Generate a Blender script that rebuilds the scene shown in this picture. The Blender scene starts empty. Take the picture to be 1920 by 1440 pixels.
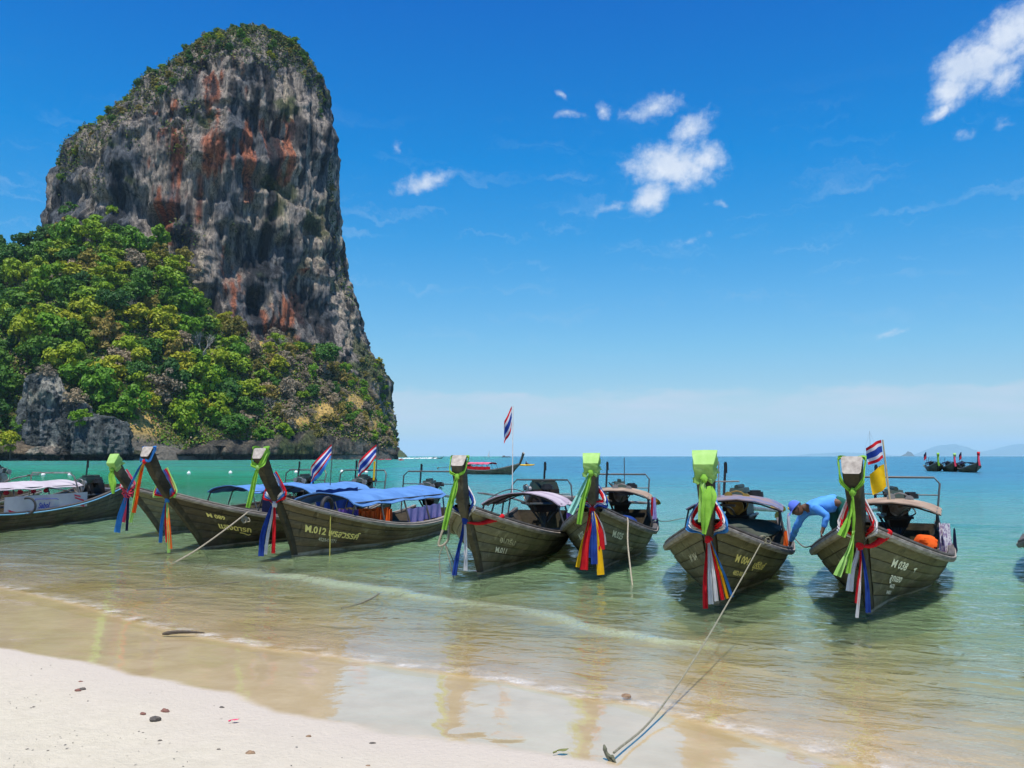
import bpy, bmesh, math, random
import numpy as np
from mathutils import Vector, Matrix
rnd = random.Random(11)
RS = np.random.RandomState(5)
SC = bpy.context.scene
COL = SC.collection
R = math.radians

# ---------------------------------------------------------------- camera
F = 1598.0            # focal length in pixels of a 1920 wide frame
CAM_H = 2.1
PITCH = math.atan(135.0 / F)
cam_d = bpy.data.cameras.new('camera')
cam = bpy.data.objects.new('camera', cam_d); COL.objects.link(cam)
cam_d.sensor_width = 36.0; cam_d.lens = F / 1920 * 36.0
cam_d.clip_start = 0.1; cam_d.clip_end = 60000
cam.location = (0, 0, CAM_H); cam.rotation_euler = (math.pi / 2 + PITCH, 0, 0)
SC.camera = cam
SC.view_settings.view_transform = 'Standard'; SC.view_settings.look = 'None'
SC.view_settings.exposure = 0.5; SC.view_settings.gamma = 1.0
SC.view_settings.use_curve_mapping = False
SC.render.engine = 'CYCLES'
SC.cycles.use_denoising = True; SC.cycles.denoising_prefilter = 'ACCURATE'
SC.cycles.max_bounces = 6; SC.cycles.transparent_max_bounces = 12
SC.cycles.volume_bounces = 0

# ---------------------------------------------------------------- sun
SUN_EL, SUN_AZ = R(72), R(184)      # azimuth measured from +Y towards +X
sun_v = Vector((math.sin(SUN_AZ) * math.cos(SUN_EL), math.cos(SUN_AZ) * math.cos(SUN_EL), math.sin(SUN_EL)))
sd = bpy.data.lights.new('sun', 'SUN'); sd.energy = 4.6; sd.angle = R(0.53); sd.color = (1.0, 0.95, 0.87)
so = bpy.data.objects.new('sun', sd); COL.objects.link(so)
so.rotation_euler = (-sun_v).to_track_quat('-Z', 'Y').to_euler()
so.location = (0, 0, 400)

# ---------------------------------------------------------------- node helper
class NT:
    def __init__(s, tree): s.t = tree; s.n = tree.nodes; s.l = tree.links
    def new(s, typ, **kw):
        n = s.n.new(typ)
        for k, v in kw.items(): setattr(n, k, v)
        return n
    def put(s, sock, v):
        if v is None: return
        if isinstance(v, bpy.types.NodeSocket): s.l.new(v, sock)
        else:
            if isinstance(v, (tuple, list)) and len(v) == 3 and sock.type == 'RGBA': v = (*v, 1)
            sock.default_value = v
    def m(s, op, a, b=None, c=None, clamp=False):
        n = s.new('ShaderNodeMath', operation=op, use_clamp=clamp)
        s.put(n.inputs[0], a); s.put(n.inputs[1], b); s.put(n.inputs[2], c)
        return n.outputs[0]
    def vm(s, op, a, b=None, scale=None):
        n = s.new('ShaderNodeVectorMath', operation=op)
        s.put(n.inputs[0], a); s.put(n.inputs[1], b)
        if scale is not None: s.put(n.inputs['Scale'], scale)
        return n.outputs['Value'] if op in ('DOT_PRODUCT', 'LENGTH', 'DISTANCE') else n.outputs[0]
    def mix(s, f, a, b, blend='MIX'):
        n = s.new('ShaderNodeMix', data_type='RGBA', blend_type=blend)
        s.put(n.inputs[0], f); s.put(n.inputs[6], a); s.put(n.inputs[7], b)
        return n.outputs[2]
    def noise(s, vec, scale, detail=4, rough=0.55, dist=0.0):
        n = s.new('ShaderNodeTexNoise')
        s.put(n.inputs['Vector'], vec); n.inputs['Scale'].default_value = scale
        n.inputs['Detail'].default_value = detail; n.inputs['Roughness'].default_value = rough
        n.inputs['Distortion'].default_value = dist
        return n.outputs['Fac']
    def rng(s, v, a, b, c=0.0, d=1.0, smooth=False):
        n = s.new('ShaderNodeMapRange', clamp=True)
        if smooth: n.interpolation_type = 'SMOOTHSTEP'
        s.put(n.inputs[0], v)
        for i, q in enumerate((a, b, c, d)): s.put(n.inputs[1 + i], q)
        return n.outputs[0]
    def ramp(s, f, stops, mode='LINEAR'):
        n = s.new('ShaderNodeValToRGB'); n.color_ramp.interpolation = mode
        e = n.color_ramp.elements
        while len(e) < len(stops): e.new(0.5)
        for el, (p, c) in zip(e, stops): el.position = p; el.color = (*c, 1) if len(c) == 3 else c
        s.put(n.inputs[0], f)
        return n.outputs[0]
    def scale(s, vec, xyz):
        return s.vm('MULTIPLY', vec, tuple(xyz))
    def bump(s, h, strength=1.0, dist=1.0, normal=None):
        n = s.new('ShaderNodeBump'); n.inputs['Strength'].default_value = strength
        n.inputs['Distance'].default_value = dist
        s.put(n.inputs['Height'], h)
        if normal is not None: s.put(n.inputs['Normal'], normal)
        return n.outputs[0]

def ray(px, py):
    cx = (px - 960) / F; cy = (720 - py) / F
    c, s = math.cos(PITCH), math.sin(PITCH)
    return Vector((cx, c - cy * s, s + cy * c))
def at_z(px, py, z=0.0):
    d = ray(px, py); t = (z - CAM_H) / d.z
    return Vector((d.x * t, d.y * t, z))
def at_y(px, py, Y):
    d = ray(px, py); t = Y / d.y
    return Vector((d.x * t, Y, CAM_H + d.z * t))

# ---------------------------------------------------------------- world: sky and clouds
W = bpy.data.worlds.new('World'); SC.world = W; W.use_nodes = True
w = NT(W.node_tree); w.n.clear()
sky = w.new('ShaderNodeTexSky', sky_type='NISHITA')
sky.sun_disc = False; sky.sun_elevation = SUN_EL; sky.sun_rotation = SUN_AZ
sky.altitude = 0; sky.air_density = 1.0; sky.dust_density = 0.4; sky.ozone_density = 2.5
tc = w.new('ShaderNodeTexCoord').outputs['Generated']
sx = w.new('ShaderNodeSeparateXYZ'); w.put(sx.inputs[0], w.vm('NORMALIZE', tc))
el = w.m('ARCSINE', sx.outputs[2])                       # radians above the horizon
az = w.m('ARCTAN2', sx.outputs[0], sx.outputs[1])
tint = w.ramp(w.rng(el, 0.0, R(36)), [(0.0, (0.90, 1.00, 1.04)), (0.13, (0.74, 0.99, 1.14)), (0.2, (0.58, 1.02, 1.20)), (0.3, (0.38, 1.00, 1.30)),
                                     (0.4, (0.16, 0.95, 1.38)), (0.54, (0.0, 0.88, 1.48)), (0.8, (0.0, 0.69, 1.49)), (1.0, (0.0, 0.60, 1.38))])
skc = w.mix(1.0, sky.outputs[0], tint, 'MULTIPLY')
cv = w.new('ShaderNodeCombineXYZ'); w.put(cv.inputs[0], w.m('MULTIPLY', az, w.m('COSINE', el))); w.put(cv.inputs[1], el)
cvec = cv.outputs[0]
n1 = w.new('ShaderNodeTexNoise'); w.put(n1.inputs['Vector'], cvec)
n1.inputs['Scale'].default_value = 38; n1.inputs['Detail'].default_value = 6; n1.inputs['Roughness'].default_value = 0.6
wv = w.vm('SCALE', w.vm('SUBTRACT', n1.outputs['Color'], (0.5, 0.5, 0.5)), scale=0.026)
wvec = w.vm('ADD', cvec, wv)
fine = w.noise(cvec, 95, 6, 0.62)
def ang(px, py):
    d = ray(px, py).normalized(); e = math.asin(d.z)
    return math.atan2(d.x, d.y) * math.cos(e), e
CLOUDS = [  # px, py, rx, ry, tilt (deg, up to the right), strength
    (1262, 312, 92, 44, -5, 1.0), (1218, 368, 44, 30, 35, 1.0), (1325, 300, 40, 36, 50, .8), (1296, 242, 46, 30, 40, .75),
    (1228, 203, 52, 24, 10, .7), (1132, 205, 20, 14, -20, .6), (1183, 212, 26, 10, 0, .38), (1066, 215, 32, 10, 0, .5),
    (1050, 176, 15, 9, -35, .5), (795, 342, 58, 19, 18, .72), (1802, 128, 46, 42, 20, 1.0), (1848, 118, 52, 46, 30, 1.0), (1880, 150, 36, 24, 40, .7), (1782, 172, 34, 32, 50, .95), (1762, 208, 30, 16, 40, .75), (1888, 62, 50, 42, 30, 1.0), (1918, 50, 40, 40, 0, 1.0), (1905, 100, 34, 24, 40, .7), (744, 274, 8, 15, 0, .35), (1812, 256, 20, 12, 0, .3), (1672, 625, 26, 7, 10, .5),
    (1300, 447, 44, 9, 15, .25), (1145, 388, 30, 12, 20, .4), (1350, 383, 22, 7, 0, .35), (1880, 232, 14, 10, 0, .25)]
dens = None
for (px, py, rx, ry, tl, st) in CLOUDS:
    a0, e0 = ang(px, py); rx /= F; ry /= F
    d = w.vm('SUBTRACT', wvec, (a0, e0, 0.0))
    c, s = math.cos(R(tl)), math.sin(R(tl))
    u = w.m('DIVIDE', w.vm('DOT_PRODUCT', d, (c, s, 0)), rx)
    v = w.m('DIVIDE', w.vm('DOT_PRODUCT', d, (-s, c, 0)), ry)
    r2 = w.m('ADD', w.m('MULTIPLY', u, u), w.m('MULTIPLY', v, v))
    g = w.m('MULTIPLY', w.m('SUBTRACT', 1.15, w.m('SQRT', r2)), st)
    dens = g if dens is None else w.m('MAXIMUM', dens, g)
cl = w.m('ADD', dens, w.m('MULTIPLY', w.m('SUBTRACT', fine, 0.5), 0.95))
cmask = w.m('MULTIPLY', w.rng(cl, 0.0, 1.0, smooth=True), w.rng(dens, -0.25, 0.1))
cshade = w.mix(w.rng(w.noise(wvec, 30, 3), 0.3, 0.7), (0.42, 0.50, 0.63), (0.62, 0.66, 0.72))
# thin high streaks and the pale bank low over the sea
st = w.noise(w.scale(w.vm('ADD', cvec, w.vm('SCALE', wv, scale=2.0)), (3.0, 22.0, 1.0)), 2.2, 5, 0.6)
stm = w.m('MULTIPLY', w.rng(st, 0.55, 0.85), w.m('MULTIPLY', w.rng(el, R(4), R(12)), w.rng(el, R(24), R(15))))
bank_n = w.noise(w.scale(cvec, (1.0, 3.0, 1.0)), 9, 5, 0.6)
bank_top = w.m('ADD', R(4.4), w.m('MULTIPLY', w.m('SUBTRACT', bank_n, 0.5), R(3.2)))
bank = w.rng(w.m('SUBTRACT', bank_top, el), R(-0.15), R(0.55), smooth=True)
bank = w.m('MULTIPLY', bank, w.rng(w.noise(w.scale(cvec, (1, 6, 1)), 9, 5), 0.3, 0.7, 0.25, 1.0))
bg = w.new('ShaderNodeBackground'); bg.inputs['Strength'].default_value = 1.0
SKY_S = 0.082
skl = w.vm('SCALE', skc, scale=SKY_S)
skl = w.mix(w.m('MULTIPLY', stm, 0.45), skl, (0.32, 0.46, 0.62))
skl = w.mix(w.m('MULTIPLY', bank, 0.95), skl, (0.46, 0.525, 0.60))
skl = w.mix(w.m('MULTIPLY', cmask, 0.93), skl, cshade)
w.put(bg.inputs[0], skl)
wo = w.new('ShaderNodeOutputWorld'); w.l.new(bg.outputs[0], wo.inputs[0])

# ---------------------------------------------------------------- object helpers
def tag(o, label=None, cat=None, group=None, kind=None):
    if label: o['label'] = label
    if cat: o['category'] = cat
    if group: o['group'] = group
    if kind: o['kind'] = kind
    return o
def link(name, me, mat=None, parent=None, smooth=False):
    if mat is not None:
        for x in (mat if isinstance(mat, (list, tuple)) else [mat]): me.materials.append(x)
    if smooth: me.polygons.foreach_set('use_smooth', [True] * len(me.polygons))
    o = bpy.data.objects.new(name, me); COL.objects.link(o)
    if parent is not None: o.parent = parent
    return o
def empty(name, loc=(0, 0, 0), rz=0.0, parent=None):
    o = bpy.data.objects.new(name, None); COL.objects.link(o)
    o.location = loc; o.rotation_euler = (0, 0, rz); o.empty_display_size = 0.2
    if parent is not None: o.parent = parent
    return o
def np_mesh(name, verts, faces):
    """verts (n,3) array, faces (m,4) or (m,3) int array"""
    me = bpy.data.meshes.new(name)
    verts = np.asarray(verts, dtype=np.float32); faces = np.asarray(faces, dtype=np.int32)
    k = faces.shape[1]
    me.vertices.add(len(verts)); me.vertices.foreach_set('co', verts.ravel())
    me.loops.add(faces.size); me.loops.foreach_set('vertex_index', faces.ravel())
    me.polygons.add(len(faces)); me.polygons.foreach_set('loop_start', np.arange(0, faces.size, k, dtype=np.int32))
    me.update(calc_edges=True)
    return me
def set_attr(me, name, arr):
    a = me.attributes.new(name, 'FLOAT', 'POINT'); a.data.foreach_set('value', np.asarray(arr, dtype=np.float32).ravel())
def set_col(me, name, arr):
    arr = np.asarray(arr, dtype=np.float32)
    if arr.shape[1] == 3: arr = np.concatenate([arr, np.ones((len(arr), 1), np.float32)], 1)
    a = me.color_attributes.new(name, 'FLOAT_COLOR', 'POINT'); a.data.foreach_set('color', arr.ravel())
def grid_faces(nx, ny, wrap=False):
    """nx columns fastest; returns quads"""
    i = np.arange(nx if wrap else nx - 1); j = np.arange(ny - 1)
    I, J = np.meshgrid(i, j); I2 = (I + 1) % nx
    return np.stack([J * nx + I, J * nx + I2, (J + 1) * nx + I2, (J + 1) * nx + I], -1).reshape(-1, 4)

class MB:
    """collects simple shapes into one mesh"""
    def __init__(s): s.v = []; s.f = []; s.mi = []
    def add(s, vs, fs, mi=0):
        b = len(s.v); s.v += [tuple(v) for v in vs]
        for f in fs: s.f.append(tuple(b + i for i in f)); s.mi.append(mi)
    def box(s, c, d, rot=None, mi=0, taper=1.0):
        x, y, z = (q / 2 for q in d); vs = []
        for k in (-1, 1):
            t = taper if k > 0 else 1.0
            for (a, b) in ((-1, -1), (1, -1), (1, 1), (-1, 1)): vs.append(Vector((a * x * t, b * y * t, k * z)))
        if rot is not None: vs = [rot @ v for v in vs]
        c = Vector(c)
        s.add([v + c for v in vs], [(3, 2, 1, 0), (4, 5, 6, 7), (0, 1, 5, 4), (1, 2, 6, 5), (2, 3, 7, 6), (3, 0, 4, 7)], mi)
    def tube(s, pts, r, n=6, mi=0, cap=True):
        pts = [Vector(p) for p in pts]
        rs = r if isinstance(r, (list, tuple)) else [r] * len(pts)
        b = len(s.v); up = Vector((0.13, 0.31, 1)).normalized(); px = None
        for i, p in enumerate(pts):
            t = (pts[min(i + 1, len(pts) - 1)] - pts[max(i - 1, 0)])
            t = t.normalized() if t.length > 1e-9 else Vector((0, 0, 1))
            if px is None:
                px = t.cross(up)
                if px.length < 1e-3: px = t.cross(Vector((1, 0, 0)))
            px = (px - t * px.dot(t)).normalized(); py = t.cross(px)
            for k in range(n):
                a = 2 * math.pi * k / n
                s.v.append(tuple(p + (px * math.cos(a) + py * math.sin(a)) * rs[i]))
        for i in range(len(pts) - 1):
            for k in range(n):
                k2 = (k + 1) % n
                s.f.append((b + i * n + k, b + i * n + k2, b + (i + 1) * n + k2, b + (i + 1) * n + k)); s.mi.append(mi)
        if cap:
            s.f.append(tuple(b + k for k in reversed(range(n)))); s.mi.append(mi)
            e = b + (len(pts) - 1) * n
            s.f.append(tuple(e + k for k in range(n))); s.mi.append(mi)
    def disc(s, c, axis, r, th, n=14, mi=0):
        a = Vector(axis).normalized(); s.tube([Vector(c) - a * th / 2, Vector(c) + a * th / 2], r, n, mi)
    def torus(s, c, axis, R0, r0, n=16, m=6, mi=0, arc=1.0):
        a = Vector(axis).normalized(); u = a.orthogonal().normalized(); v = a.cross(u)
        k = n if arc >= 1 else n + 1
        P = [Vector(c) + (u * math.cos(2 * math.pi * arc * i / n) + v * math.sin(2 * math.pi * arc * i / n)) * R0 for i in range(k)]
        if arc >= 1: P = P + [P[0]]
        s.tube(P, r0, m, mi, cap=arc < 1)
    def ball(s, c, rad, n=8, m=6, mi=0, jit=0.0):
        c = Vector(c); rad = Vector(rad) if not isinstance(rad, (int, float)) else Vector((rad,) * 3)
        b = len(s.v)
        for j in range(m + 1):
            ph = math.pi * j / m
            for i in range(n):
                th = 2 * math.pi * i / n; q = 1 + rnd.uniform(-jit, jit)
                s.v.append((c.x + rad.x * math.sin(ph) * math.cos(th) * q, c.y + rad.y * math.sin(ph) * math.sin(th) * q, c.z + rad.z * math.cos(ph) * q))
        for j in range(m):
            for i in range(n):
                i2 = (i + 1) % n
                s.f.append((b + j * n + i, b + (j + 1) * n + i, b + (j + 1) * n + i2, b + j * n + i2)); s.mi.append(mi)
    def grid(s, rows, mi=0, close=False):
        """rows: list of equally long lists of points"""
        b = len(s.v); n = len(rows[0])
        for r_ in rows: s.v += [tuple(p) for p in r_]
        for j in range(len(rows) - 1):
            for i in range(n if close else n - 1):
                i2 = (i + 1) % n
                s.f.append((b + j * n + i, b + j * n + i2, b + (j + 1) * n + i2, b + (j + 1) * n + i)); s.mi.append(mi)
    def mesh(s, name):
        me = bpy.data.meshes.new(name); me.from_pydata(s.v, [], s.f)
        if any(s.mi): me.polygons.foreach_set('material_index', s.mi)
        bm = bmesh.new(); bm.from_mesh(me); bmesh.ops.remove_doubles(bm, verts=bm.verts, dist=1e-5)
        bmesh.ops.recalc_face_normals(bm, faces=bm.faces); bm.to_mesh(me); bm.free(); me.update()
        return me
    def build(s, name, mat=None, parent=None, smooth=True, world=None):
        """world: matrix that takes the shape's coordinates to the world; the object's origin is put at its base"""
        if world is not None:
            s.v = [tuple(world @ Vector(v)) for v in s.v]
            xs = np.array(s.v); c = Vector(((xs[:, 0].min() + xs[:, 0].max()) / 2, (xs[:, 1].min() + xs[:, 1].max()) / 2, xs[:, 2].min()))
            s.v = [tuple(Vector(v) - c) for v in s.v]
        me = s.mesh(name)
        o = link(name, me, mat, parent)
        if smooth:
            me.polygons.foreach_set('use_smooth', [True] * len(me.polygons))
            try: me.set_sharp_from_angle(angle=R(38))
            except Exception: pass
        if world is not None: o.location = c
        return o
def spline(pts, n=6):
    pts = [Vector(p) for p in pts]; out = []
    P = [pts[0] * 2 - pts[1]] + pts + [pts[-1] * 2 - pts[-2]]
    for i in range(1, len(P) - 2):
        a, b, c, d = P[i - 1:i + 3]
        for k in range(n):
            t = k / n
            out.append(0.5 * ((2 * b) + (c - a) * t + (2 * a - 5 * b + 4 * c - d) * t * t + (3 * b - a - 3 * c + d) * t ** 3))
    out.append(pts[-1]); return out
def copy_tree(o, parent=None):
    c = o.copy(); COL.objects.link(c)
    if parent is not None: c.parent = parent
    for ch in o.children: copy_tree(ch, c)
    return c

# numpy value noise
def _h(ix, iy, iz):
    n = (ix.astype(np.int64) * 374761393 + iy.astype(np.int64) * 668265263 + iz.astype(np.int64) * 2147483647 * 3 + 12345) & 0xFFFFFFFF
    n = ((n ^ (n >> 13)) * 1274126177) & 0xFFFFFFFF
    n = ((n ^ (n >> 16)) * 2246822519) & 0xFFFFFFFF
    return ((n ^ (n >> 15)) & 0xFFFFFF) / float(0xFFFFFF)
def vn(x, y, z):
    x, y, z = np.broadcast_arrays(np.asarray(x, float), np.asarray(y, float), np.asarray(z, float))
    ix, iy, iz = np.floor(x), np.floor(y), np.floor(z)
    fx, fy, fz = x - ix, y - iy, z - iz
    fx, fy, fz = (f * f * f * (f * (f * 6 - 15) + 10) for f in (fx, fy, fz))
    ix, iy, iz = ix.astype(np.int64), iy.astype(np.int64), iz.astype(np.int64)
    def L(a, b, t): return a + (b - a) * t
    c = [[[_h(ix + i, iy + j, iz + k) for k in (0, 1)] for j in (0, 1)] for i in (0, 1)]
    return L(L(L(c[0][0][0], c[1][0][0], fx), L(c[0][1][0], c[1][1][0], fx), fy),
             L(L(c[0][0][1], c[1][0][1], fx), L(c[0][1][1], c[1][1][1], fx), fy), fz) * 2 - 1
def fbm(x, y, z, o=4, g=0.5):
    s, a = 0, 1.0
    for i in range(o):
        s = s + a * vn(x * 2 ** i + 17.3 * i, y * 2 ** i + 5.1 * i, z * 2 ** i + 9.7 * i); a *= g
    return s
def sstep(a, b, x):
    t = np.clip((x - a) / (b - a), 0, 1); return t * t * (3 - 2 * t)

# ---------------------------------------------------------------- materials
MATS = {}
def newmat(name):
    m = bpy.data.materials.new(name); m.use_nodes = True
    t = NT(m.node_tree); t.n.clear()
    out = t.new('ShaderNodeOutputMaterial'); b = t.new('ShaderNodeBsdfPrincipled')
    t.l.new(b.outputs[0], out.inputs[0]); t.b = b; t.out = out; m.cycles.emission_sampling = 'NONE'
    return m, t
def simple(name, c1, c2=None, rough=0.6, scale=8.0, bump=0.0, metal=0.0, stretch=(1, 1, 1), lo=0.35, hi=0.65, spec=0.4, transl=0.0):
    """one colour with a second one broken in by noise"""
    if name in MATS: return MATS[name]
    m, t = newmat(name)
    co = t.new('ShaderNodeTexCoord').outputs['Object']
    n = t.noise(t.scale(co, stretch), scale, 5, 0.6)
    c = t.mix(t.rng(n, lo, hi), c1, c2 if c2 is not None else tuple(q * 0.75 for q in c1))
    t.put(t.b.inputs['Base Color'], c); t.put(t.b.inputs['Roughness'], rough); t.put(t.b.inputs['Metallic'], metal)
    t.put(t.b.inputs['Specular IOR Level'], spec)
    if bump: t.put(t.b.inputs['Normal'], t.bump(n, 1.0, bump))
    if transl:
        tr = t.new('ShaderNodeBsdfTranslucent'); t.put(tr.inputs[0], c)
        mx = t.new('ShaderNodeMixShader'); mx.inputs[0].default_value = transl
        t.l.new(t.b.outputs[0], mx.inputs[1]); t.l.new(tr.outputs[0], mx.inputs[2]); t.l.new(mx.outputs[0], t.out.inputs[0])
    MATS[name] = m
    return m
# ================================================================ BEACH AND SEA
# shore coordinates: p runs along the beach, q out to sea
def PQ(x, y): return 0.82 * x - 0.572 * y, 0.572 * x + 0.82 * y
def line_pq(pix, z):
    a = []
    for (px, py) in pix:
        v = at_z(px, py, z); a.append(PQ(v.x, v.y))
    a.sort(); return np.array(a)
dry = line_pq([(-350, 1175), (0, 1218), (150, 1243), (320, 1283), (420, 1300), (500, 1336), (620, 1357), (720, 1376), (820, 1390), (980, 1411), (1130, 1438)], 0.11)
edge = line_pq([(-350, 1040), (0, 1097), (150, 1130), (250, 1160), (340, 1182), (500, 1211), (600, 1222), (780, 1250), (940, 1272), (1100, 1304), (1180, 1312)], 0.02)
ridge = line_pq([(100, 1030), (350, 1056), (600, 1087), (760, 1106), (900, 1130), (1100, 1170), (1250, 1197), (1420, 1205), (1700, 1225)], 0.05)
def q_dry(p): return np.where(p > dry[-1, 0], dry[-1, 1] - 0.06 * (p - dry[-1, 0]).clip(0, 6), np.interp(p, dry[:, 0], dry[:, 1]))
def q_edge(p): return np.where(p > edge[-1, 0], edge[-1, 1] - 0.22 * (p - edge[-1, 0]).clip(0, 9), np.interp(p, edge[:, 0], edge[:, 1]))
def q_ridge(p): return np.interp(p, ridge[:, 0], ridge[:, 1])

def axis(lo, hi, step, far, grow=1.25):
    a = list(np.arange(lo, hi + step / 2, step)); s = step; b = a[-1]
    while b < far: s *= grow; b += s; a.append(b)
    s = step; b = a[0]; pre = []
    while b > -far: s *= grow; b -= s; pre.append(b)
    return np.array(pre[::-1] + a)

_dr = random.Random(4)
DENTS = [(-4.2 + .62 * i + _dr.uniform(-.1, .1), 5.9 - .10 * i + (.13 if i % 2 else -.13), .10, .011) for i in range(7)] + [(_dr.uniform(-4.5, .3), _dr.uniform(4.9, 6.6), _dr.uniform(.06, .13), _dr.uniform(.004, .010)) for _ in range(38)]
def ground_z(X, Y):
    P, Q = PQ(X, Y); qd, qe = q_dry(P), q_edge(P)
    t = np.clip((Q - qd) / (qe - qd), 0, 1)
    z = np.where(Q < qd, 0.105 + 0.032 * (qd - Q).clip(0, 12), np.where(Q < qe, 0.105 * (1 - t) ** 1.15 - 0.004 * t, -0.004 - 0.056 * (Q - qe)))
    z = np.maximum(z, -6.0)
    land = sstep(0.1, 0.9, qd - Q)
    z = z + land * (0.012 * fbm(X * 1.1, Y * 1.1, 0, 3) + 0.006 * fbm(X * 5, Y * 5, 3, 3)) * (np.abs(X) < 60)
    for (dx, dy, dr_, dd_) in DENTS:
        m_ = (np.abs(X - dx) < .5) & (np.abs(Y - dy) < .5)
        if m_.any():
            r2 = ((X - dx) ** 2 + (Y - dy) ** 2) / dr_ ** 2
            z = np.where(m_, z - dd_ * np.exp(-r2) + .4 * dd_ * np.exp(-(np.sqrt(r2) - 1.5) ** 2 * 4), z)
    near = np.exp(-((X / 25) ** 2 + ((Y - 8) / 18) ** 2))
    z = z + 0.0035 * near * fbm(P * 0.5, Q * 2.2, 7, 3) * (1 - land) + 0.006 * near * fbm(P * .35, Q * .5, 3, 2) * (1 - land)
    return z
xs = axis(-13, 9, 0.065, 6000, 1.3); ys = axis(3.2, 15, 0.065, 6000, 1.3)
GX, GY = np.meshgrid(xs, ys)
GZ = ground_z(GX, GY); P_, Q_ = PQ(GX, GY)
me = np_mesh('beach', np.stack([GX, GY, GZ], -1).reshape(-1, 3), grid_faces(len(xs), len(ys)))
set_attr(me, 'shore', (Q_ - q_dry(P_)).clip(-50, 50))      # metres past the upper wet line
m, t = newmat('sand')
geo = t.new('ShaderNodeNewGeometry').outputs['Position']
sh = t.new('ShaderNodeAttribute', attribute_name='shore').outputs['Fac']
rag = t.m('MULTIPLY', t.m('SUBTRACT', t.noise(geo, 1.6, 4), 0.5), 0.30)
wet = t.rng(t.m('ADD', sh, rag), 0.0, 0.16, smooth=True)
damp = t.rng(t.m('ADD', sh, t.m('MULTIPLY', rag, 3.0)), -1.3, 0.1)
fn = t.noise(geo, 160, 3, 0.7); md = t.noise(geo, 7, 5, 0.6); lg = t.noise(geo, 0.8, 4)
dryc = t.mix(t.rng(md, 0.3, 0.7), (0.468, 0.420, 0.320), (0.528, 0.475, 0.370))
dryc = t.mix(t.rng(fn, 0.62, 0.75), dryc, (0.40, 0.325, 0.24))
dryc = t.mix(t.m('MULTIPLY', t.rng(t.noise(geo, 13, 6, 0.75), 0.60, 0.72), t.rng(lg, 0.45, 0.62, 0.0, 0.5)), dryc, (0.32, 0.25, 0.175))
dampc = t.mix(damp, dryc, (0.47, 0.41, 0.34))
wetc = t.mix(t.rng(t.noise(t.scale(geo, (1, 1, 1)), 2.2, 5, 0.6), 0.35, 0.65), (0.46, 0.345, 0.18), (0.53, 0.41, 0.235))
col = t.mix(wet, dampc, wetc)
t.put(t.b.inputs['Base Color'], col)
t.put(t.b.inputs['Roughness'], t.m('SUBTRACT', 0.9, t.m('MULTIPLY', wet, 0.3)))
t.put(t.b.inputs['Specular IOR Level'], 0.25)
t.put(t.b.inputs['Coat Weight'], t.m('MULTIPLY', wet, 1.0)); t.put(t.b.inputs['Coat Roughness'], 0.045); t.put(t.b.inputs['Coat IOR'], 2.1)
hb = t.m('ADD', t.m('MULTIPLY', fn, 0.004), t.m('MULTIPLY', t.noise(geo, 22, 5, 0.65), 0.02))
bmp = t.bump(t.m('MULTIPLY', hb, t.m('SUBTRACT', 1.0, wet)), 1.0, 1.0)
t.put(t.b.inputs['Normal'], bmp)
bw = t.bump(t.m('ADD', t.m('MULTIPLY', t.noise(geo, 1.3, 3), 0.010), t.m('MULTIPLY', t.noise(geo, 9, 3), 0.0016)), 1.0, 1.0)
t.put(t.b.inputs['Coat Normal'], bw)
beach = link('beach', me, m, smooth=True); tag(beach, kind='structure')

# ---- the sea
xs = axis(-17, 14, 0.085, 5300, 1.22); ys = axis(4.6, 31, 0.085, 5300, 1.22)
ys = ys[ys > -60]
WX, WY = np.meshgrid(xs, ys); P_, Q_ = PQ(WX, WY)
off = Q_ - q_edge(P_)                                      # metres out from the water's edge
depth_f = sstep(0.0, 2.5, off)
fade = sstep(-21, -15, WX) * sstep(20, 13, WX) * sstep(33, 25, WY)
h = np.zeros_like(WX)
wr = np.random.RandomState(3)
for lam, amp, spread in ((3.1, .020, .5), (2.2, .016, .6), (1.55, .012, .7), (1.1, .009, .8), (.8, .007, .9), (.62, .0055, 1.0), (.48, .004, 1.1)):
    for k in range(3):
        a = wr.uniform(-spread, spread) + R(35 + 180); ph = wr.uniform(0, 6.28)
        kx, ky = math.sin(a) * 2 * math.pi / lam, math.cos(a) * 2 * math.pi / lam
        warp = 0.55 * fbm(WX * .3 + k, WY * .3, lam, 2)
        env = 0.55 + 0.6 * vn(WX * .35 / lam + 7 * k, WY * .35 / lam, lam * 3)
        s = np.sin(kx * WX + ky * WY + ph + warp * 2.5)
        h += amp * 0.6 * env * (s + 0.25 * np.cos(2 * (kx * WX + ky * WY + ph + warp * 2.5)))
h *= (0.10 + 0.90 * depth_f)
dr = Q_ - q_ridge(P_) - 0.18 * fbm(P_ * .5, 0, 2, 3)
rs_ = sstep(ridge[0, 0] + 1, ridge[0, 0] + 6, P_) * sstep(ridge[-1, 0] + 1, ridge[-1, 0] - 3.5, P_) * (0.75 + 0.35 * vn(P_ * .7, 0, 0))
h += 0.085 * rs_ * np.where(dr < 0, np.exp(-(dr / .20) ** 2), np.exp(-(dr / .55) ** 2))
h *= fade
h += 0.006 * (off > -1) * fade
me = np_mesh('sea', np.stack([WX, WY, h], -1).reshape(-1, 3), grid_faces(len(xs), len(ys)))
set_attr(me, 'off', off.clip(-50, 3000)); set_attr(me, 'crest', np.exp(-((dr + .10) / .16) ** 2) * rs_ * fade)
m, t = newmat('sea_water')
t.n.remove(t.b)
geo = t.new('ShaderNodeNewGeometry').outputs['Position']
of = t.new('ShaderNodeAttribute', attribute_name='off').outputs['Fac']
cr = t.new('ShaderNodeAttribute', attribute_name='crest').outputs['Fac']
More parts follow.
